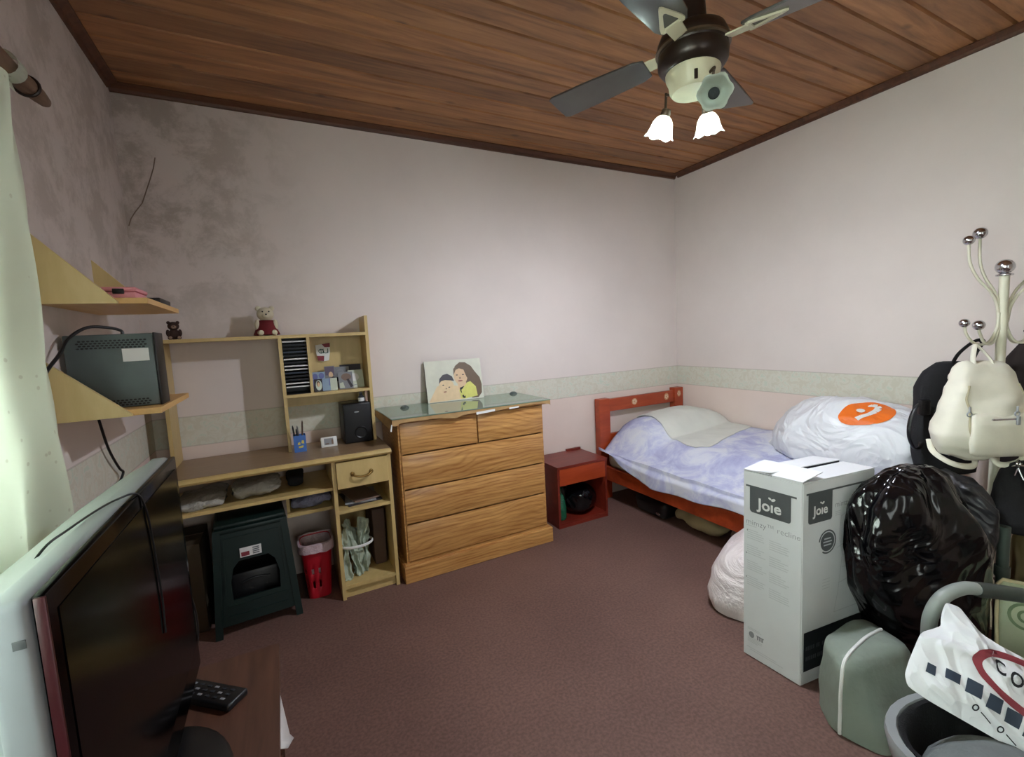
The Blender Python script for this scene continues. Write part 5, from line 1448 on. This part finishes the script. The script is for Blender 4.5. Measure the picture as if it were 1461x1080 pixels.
b = B(); b.tube(smoothpath([F(-.040, .01, 1.125), F(-.034, .02, 1.155), F(-.016, .035, 1.195), F(.0, .045, 1.212), F(.016, .038, 1.195), F(.036, .02, 1.155), F(.042, .01, 1.125)]), .009, 8, flat=.5); build('top_handle', b, 'cream_leather', bp, smooth=60)
for sx in (-1, 1):
    b = B(); b.tube(smoothpath([F(sx * .17, .05, .82), F(sx * .178, .02, .775), F(sx * .145, -.02, .738), F(sx * .09, -.03, .722), F(sx * .045, -.02, .726), F(sx * .035, .0, .765)]), .012, 8, flat=.55); build('strap', b, 'cream_leather', bp, smooth=60)
for sx in (-1, 1):
    b = B(); pts = []
    for (x, z) in ((sx * .10, 1.055), (sx * .115, 1.0), (sx * .11, .955), (sx * .122, .90), (sx * .118, .84)):
        o = F(x, -.4, z); h = trc.ray_cast(o, F(0, 1, 0) - F(0, 0, 0)); pts.append((h[0] if h[0] is not None else F(x, -.08, z)) - (F(0, 1, 0) - F(0, 0, 0)) * .002)
    b.tube(smoothpath(pts, 4), .004, 6); build('seam', b, plain('cream_seam', (176, 166, 136), 0.7), bp, smooth=60)
for xx in (-.12, .04):
    o = F(xx, -.4, .945); h = trc.ray_cast(o, F(0, 1, 0) - F(0, 0, 0)); c0 = (h[0] if h[0] is not None else F(xx, -.09, .945)) - (F(0, 1, 0) - F(0, 0, 0)) * .010
    b = B(); b.tube(arc(c0, .009, 0, 2 * PI, 14, ux=(.88, -.47, 0))[:-1], .0025, 6, closed=True); b.tube([c0 + V((0, 0, .009)), c0 + V((0, 0, .03))], .004, 6); build('strap_ring', b, 'grey', bp, smooth=60)
F2 = frame((2.719, .902), (.88, -.47, 0))
bp2 = thing('backpack', 'black backpack hanging behind the cream one on the coat rack', 'backpack', (2.719, .902, .60))
b = B(); b.loft(bagloft(F2, dens([(.60, .09, .03, .01), (.61, .13, .045, .01), (.70, .150, .055, .01), (.90, .155, .058, .01), (1.02, .145, .054, .01), (1.09, .115, .045, .005), (1.125, .07, .03, -.0), (1.132, .04, .015, -.0)])))
b.disp(.010, 8, 22, ridged=True)
for v in b.bm.verts: v.co.z = max(v.co.z, .58)
build('body', b, 'blackmatte', bp2, smooth=60)
b = B(); b.tube(smoothpath([F2(-.02, -.02, 1.11), F2(-.015, -.05, 1.17), F2(.01, -.09, 1.222), F2(.045, -.09, 1.218), F2(.06, -.05, 1.17), F2(.062, -.02, 1.10)]), .010, 8, flat=.5); build('top_handle', b, 'blackmatte', bp2, smooth=60)
b = B(); b.tube(smoothpath([F2(-.150, -.03, .955), F2(-.195, -.045, .93), F2(-.222, -.05, .87), F2(-.222, -.05, .80), F2(-.19, -.04, .745), F2(-.155, -.03, .742), F2(-.14, -.02, .765)]), .0085, 8, flat=.45); build('strap', b, 'black', bp2, smooth=60)
b = B(); b.box(-.022, .022, -.012, .012, -.035, .035, .006, Matrix.Translation(F2(-.150, -.04, .93)) @ Matrix.Rotation(math.atan2(-.47, .88), 4, 'Z')); build('buckle', b, 'black', bp2, smooth=30)
F3 = frame((2.645, .612), (.60, -.80, 0))
hb = thing('handbag', 'black rounded handbag hanging low on the coat rack beside its pole', 'handbag', (2.645, .612, .43))
b = B(); b.loft(bagloft(F3, dens([(.435, .05, .02, 0), (.442, .09, .035, 0), (.48, .122, .048, 0), (.55, .128, .050, 0), (.64, .115, .042, 0), (.70, .095, .030, 0), (.715, .08, .015, 0)]))); b.disp(.006, 9, 6)
build('body', b, 'blackmatte', hb, smooth=60)
b = B(); b.tube(smoothpath([F3(-.075, 0, .70), F3(-.07, 0, .722), F3(-.03, 0, .738), F3(.03, 0, .738), F3(.07, 0, .722), F3(.075, 0, .70)]), .006, 8); build('strap', b, 'blackmatte', hb, smooth=60)
b = B(); b.tube(arc(F3(-.06, -.03, .735), .016, 0, 2 * PI, 16)[:-1], .003, 6, closed=True); b.tube([F3(-.06, -.03, .72), F3(-.075, -.045, .69)], .003, 6); b.tube([F3(-.06, -.03, .72), F3(-.05, -.05, .675)], .003, 6); build('clasp', b, 'chrome', hb, smooth=60)
F4 = frame((2.975, .70), (.6, -.8, 0))
jk = thing('jacket', 'dark brown jacket hanging at the right side of the coat rack', 'jacket', (2.975, .70, .7))
b = B(); b.loft(bagloft(F4, dens([(.66, .13, .05, 0), (.80, .14, .06, 0), (1.0, .12, .055, 0), (1.12, .10, .045, 0), (1.20, .055, .03, 0), (1.24, .02, .015, 0)]))); b.disp(.015, 7, 9, ridged=True)
build('body', b, plain('dark_brown_cloth', (36, 28, 26), 0.85, bmp=.3, bs=80), jk, smooth=60)
b = B(); b.tube(smoothpath([F4(-.012, 0, 1.22), F4(-.02, .02, 1.25), F4(-.03, .04, 1.252), F4(-.01, .01, 1.225)]), .004, 6); build('hanging_loop', b, 'blackmatte', jk, smooth=60)
t = sack('khaki_bag', 'khaki cloth bag on the floor at the foot of the coat rack', 'bag', [(.002, 2.93, .65, .09, .07, .3), (.1, 2.93, .65, .10, .08, .3), (.30, 2.93, .65, .095, .075, .3), (.37, 2.93, .65, .09, .07, .3), (.40, 2.93, .65, .05, .03, .3)], plain('khaki_cloth', (122, 108, 70), 0.85, bmp=.3, bs=60), .015, 8, 4)
b = B(); b.tube([(2.425, .628, .0), (2.425, .628, .52)], .018, 14); b.tube([(2.425, .628, .32), (2.425, .628, .36)], .023, 14); b.lathe([(.0, .0), (.03, 0), (.03, .012), (.018, .02)], Matrix.Translation((2.425, .628, 0)), 14)
build('metal_tube', b, plain('grey_green_tube', (88, 102, 96), 0.4, 0.3), origin=(2.425, .628, 0), label='grey-green metal tube standing upright in front of the handbag', cat='tube', smooth=50)

# ================================================================== CEILING FAN WITH LAMPS
fx, fy = 1.38, 1.18
fn_ = thing('ceiling_fan', 'dark four-bladed ceiling fan with three-lamp light kit', 'ceiling fan', (fx, fy, 2.2))
T0 = Matrix.Translation((fx, fy, 0))
b = B(); b.lathe([(.02, 2.36), (.042, 2.37), (.046, 2.42), (.040, 2.50), (.032, 2.56), (.070, 2.60), (.075, 2.634)], T0, 28); build('downrod', b, 'fan_dark', fn_, smooth=50)
b = B(); b.lathe([(.05, 2.375), (.085, 2.372), (.108, 2.358), (.118, 2.335), (.120, 2.315), (.114, 2.30), (.118, 2.292), (.116, 2.262), (.104, 2.245), (.09, 2.238)], T0, 40); build('motor_housing', b, 'fan_dark', fn_, smooth=40)
b = B(); b.lathe([(.116, 2.318), (.124, 2.316), (.124, 2.309), (.114, 2.305)], T0, 40, cap=False); build('trim_ring', b, 'bronze', fn_, smooth=40)
b = B(); b.lathe([(.088, 2.240), (.092, 2.236), (.090, 2.222), (.082, 2.205), (.078, 2.178), (.070, 2.168), (.02, 2.165)], T0, 36); kit = build('light_kit', b, 'fan_cream', fn_, smooth=40)
b = B(); b.box(-.006, .006, -.003, .003, -.016, .016, .002, T0 @ Matrix.Rotation(math.radians(-222), 4, 'Z') @ Matrix.Translation((0, .081, 2.192))); build('switch_slot', b, 'fan_dark', kit, smooth=0)
for k in range(4):
    a = math.radians(22 + 90 * k)
    R_ = T0 @ Matrix.Rotation(a, 4, 'Z') @ Matrix.Translation((0, 0, 2.315)) @ Matrix.Rotation(math.radians(12), 4, 'X')
    b = B(); outl = [(.165, -.042), (.20, -.055), (.40, -.066), (.555, -.072), (.572, -.062), (.575, .060), (.558, .070), (.40, .066), (.20, .055), (.165, .042)]
    b.prism([R_ @ V((x, y, -.004)) for x, y in outl], R_.to_3x3() @ V((0, 0, .008)))
    bmesh.ops.bevel(b.bm, geom=[e for e in b.bm.edges], offset=.0015, segments=1, affect='EDGES')
    bl = build('blade', b, 'blade', fn_, smooth=30)
    if k in (0, 1): R_ = R_ @ Matrix.Translation((0, 0, .0145))
    b = B()
    b.prism([R_ @ V(q) for q in [(.10, -.022, -.010), (.18, -.026, -.010), (.18, .026, -.010), (.10, .022, -.010)]], R_.to_3x3() @ V((0, 0, .005)))
    tri = [(.175, -.034), (.185, -.040), (.205, -.036), (.285, -.006), (.292, 0), (.285, .006), (.205, .036), (.185, .040), (.175, .034)]
    inn = [(.19, -.020), (.192, -.024), (.205, -.022), (.255, -.005), (.260, 0), (.255, .005), (.205, .022), (.192, .024), (.19, .020)]
    for (p0, p1, q0, q1) in zip(tri, tri[1:] + tri[:1], inn, inn[1:] + inn[:1]):
        b.prism([R_ @ V((p[0], p[1], -.010)) for p in (p0, p1, q1, q0)], R_.to_3x3() @ V((0, 0, .006)))
    for q in ((.183, -.026), (.183, .026), (.272, 0)): b.lathe([(.005, 0), (.004, -.003), (.001, -.004)], R_ @ Matrix.Translation((q[0], q[1], -.010)), 10)
    build('blade_iron', b, 'fan_cream', bl, smooth=30)
def lamp(tip, direction, lit):
    d = V(direction).normalized(); tip = V(tip)
    zax = d; xax = V((0, 0, 1)).cross(zax).normalized(); yax = zax.cross(xax)
    Mx = Matrix((xax, yax, zax)).transposed().to_4x4(); Mx.translation = tip
    rad = V((tip.x - fx, tip.y - fy, 0)).normalized()
    b = B(); b.tube(smoothpath([V((fx, fy, 2.195)) + rad * .075, V((fx, fy, 2.20)) + rad * .10, V((tip.x, tip.y, 2.185)) - d * .02, tip - d * .008]), .005, 8)
    b.lathe([(.010, -.026), (.016, -.024), (.019, -.004), (.012, .004)], Mx, 16); arm = build('lamp_arm', b, 'bronze', fn_, smooth=50)
    b = B(); n = 30; prof = [(.015, -.002), (.026, .006), (.036, .022), (.040, .042), (.045, .060), (.052, .070)]
    rings = []
    for i, (r, z) in enumerate(prof):
        wv = max(0, (i - 2)) / 3.0
        rings.append([Mx @ V((r * (1 + .07 * wv * math.cos(6 * 2 * PI * j / n)) * math.cos(2 * PI * j / n), r * (1 + .07 * wv * math.cos(6 * 2 * PI * j / n)) * math.sin(2 * PI * j / n), z + .004 * wv * math.cos(6 * 2 * PI * j / n))) for j in range(n)])
    R2 = [[b.bm.verts.new(p) for p in r] for r in rings]
    for A, Q in zip(R2, R2[1:]):
        for j in range(n): b._f([A[j], A[(j + 1) % n], Q[(j + 1) % n], Q[j]])
    build('lamp_shade', b, 'shade', arm, smooth=70, solid=.002)
    b = B()
    if lit:
        b.ball(Mx @ V((0, 0, .050)), .023, 14, 8); build('bulb', b, 'bulb', arm, smooth=70)
    else:
        b.lathe([(.001, .012), (.016, .012), (.018, .006)], Mx, 18); build('socket', b, 'charcoal', arm, smooth=50)
lamp((1.352, 1.285, 2.128), (-.10, .35, -.95), True)
lamp((1.484, 1.205, 2.128), (.35, .20, -.92), True)
lamp((1.368, 1.085, 2.120), (-.70, -.62, -.36), False)
scn.cycles.use_denoising = True
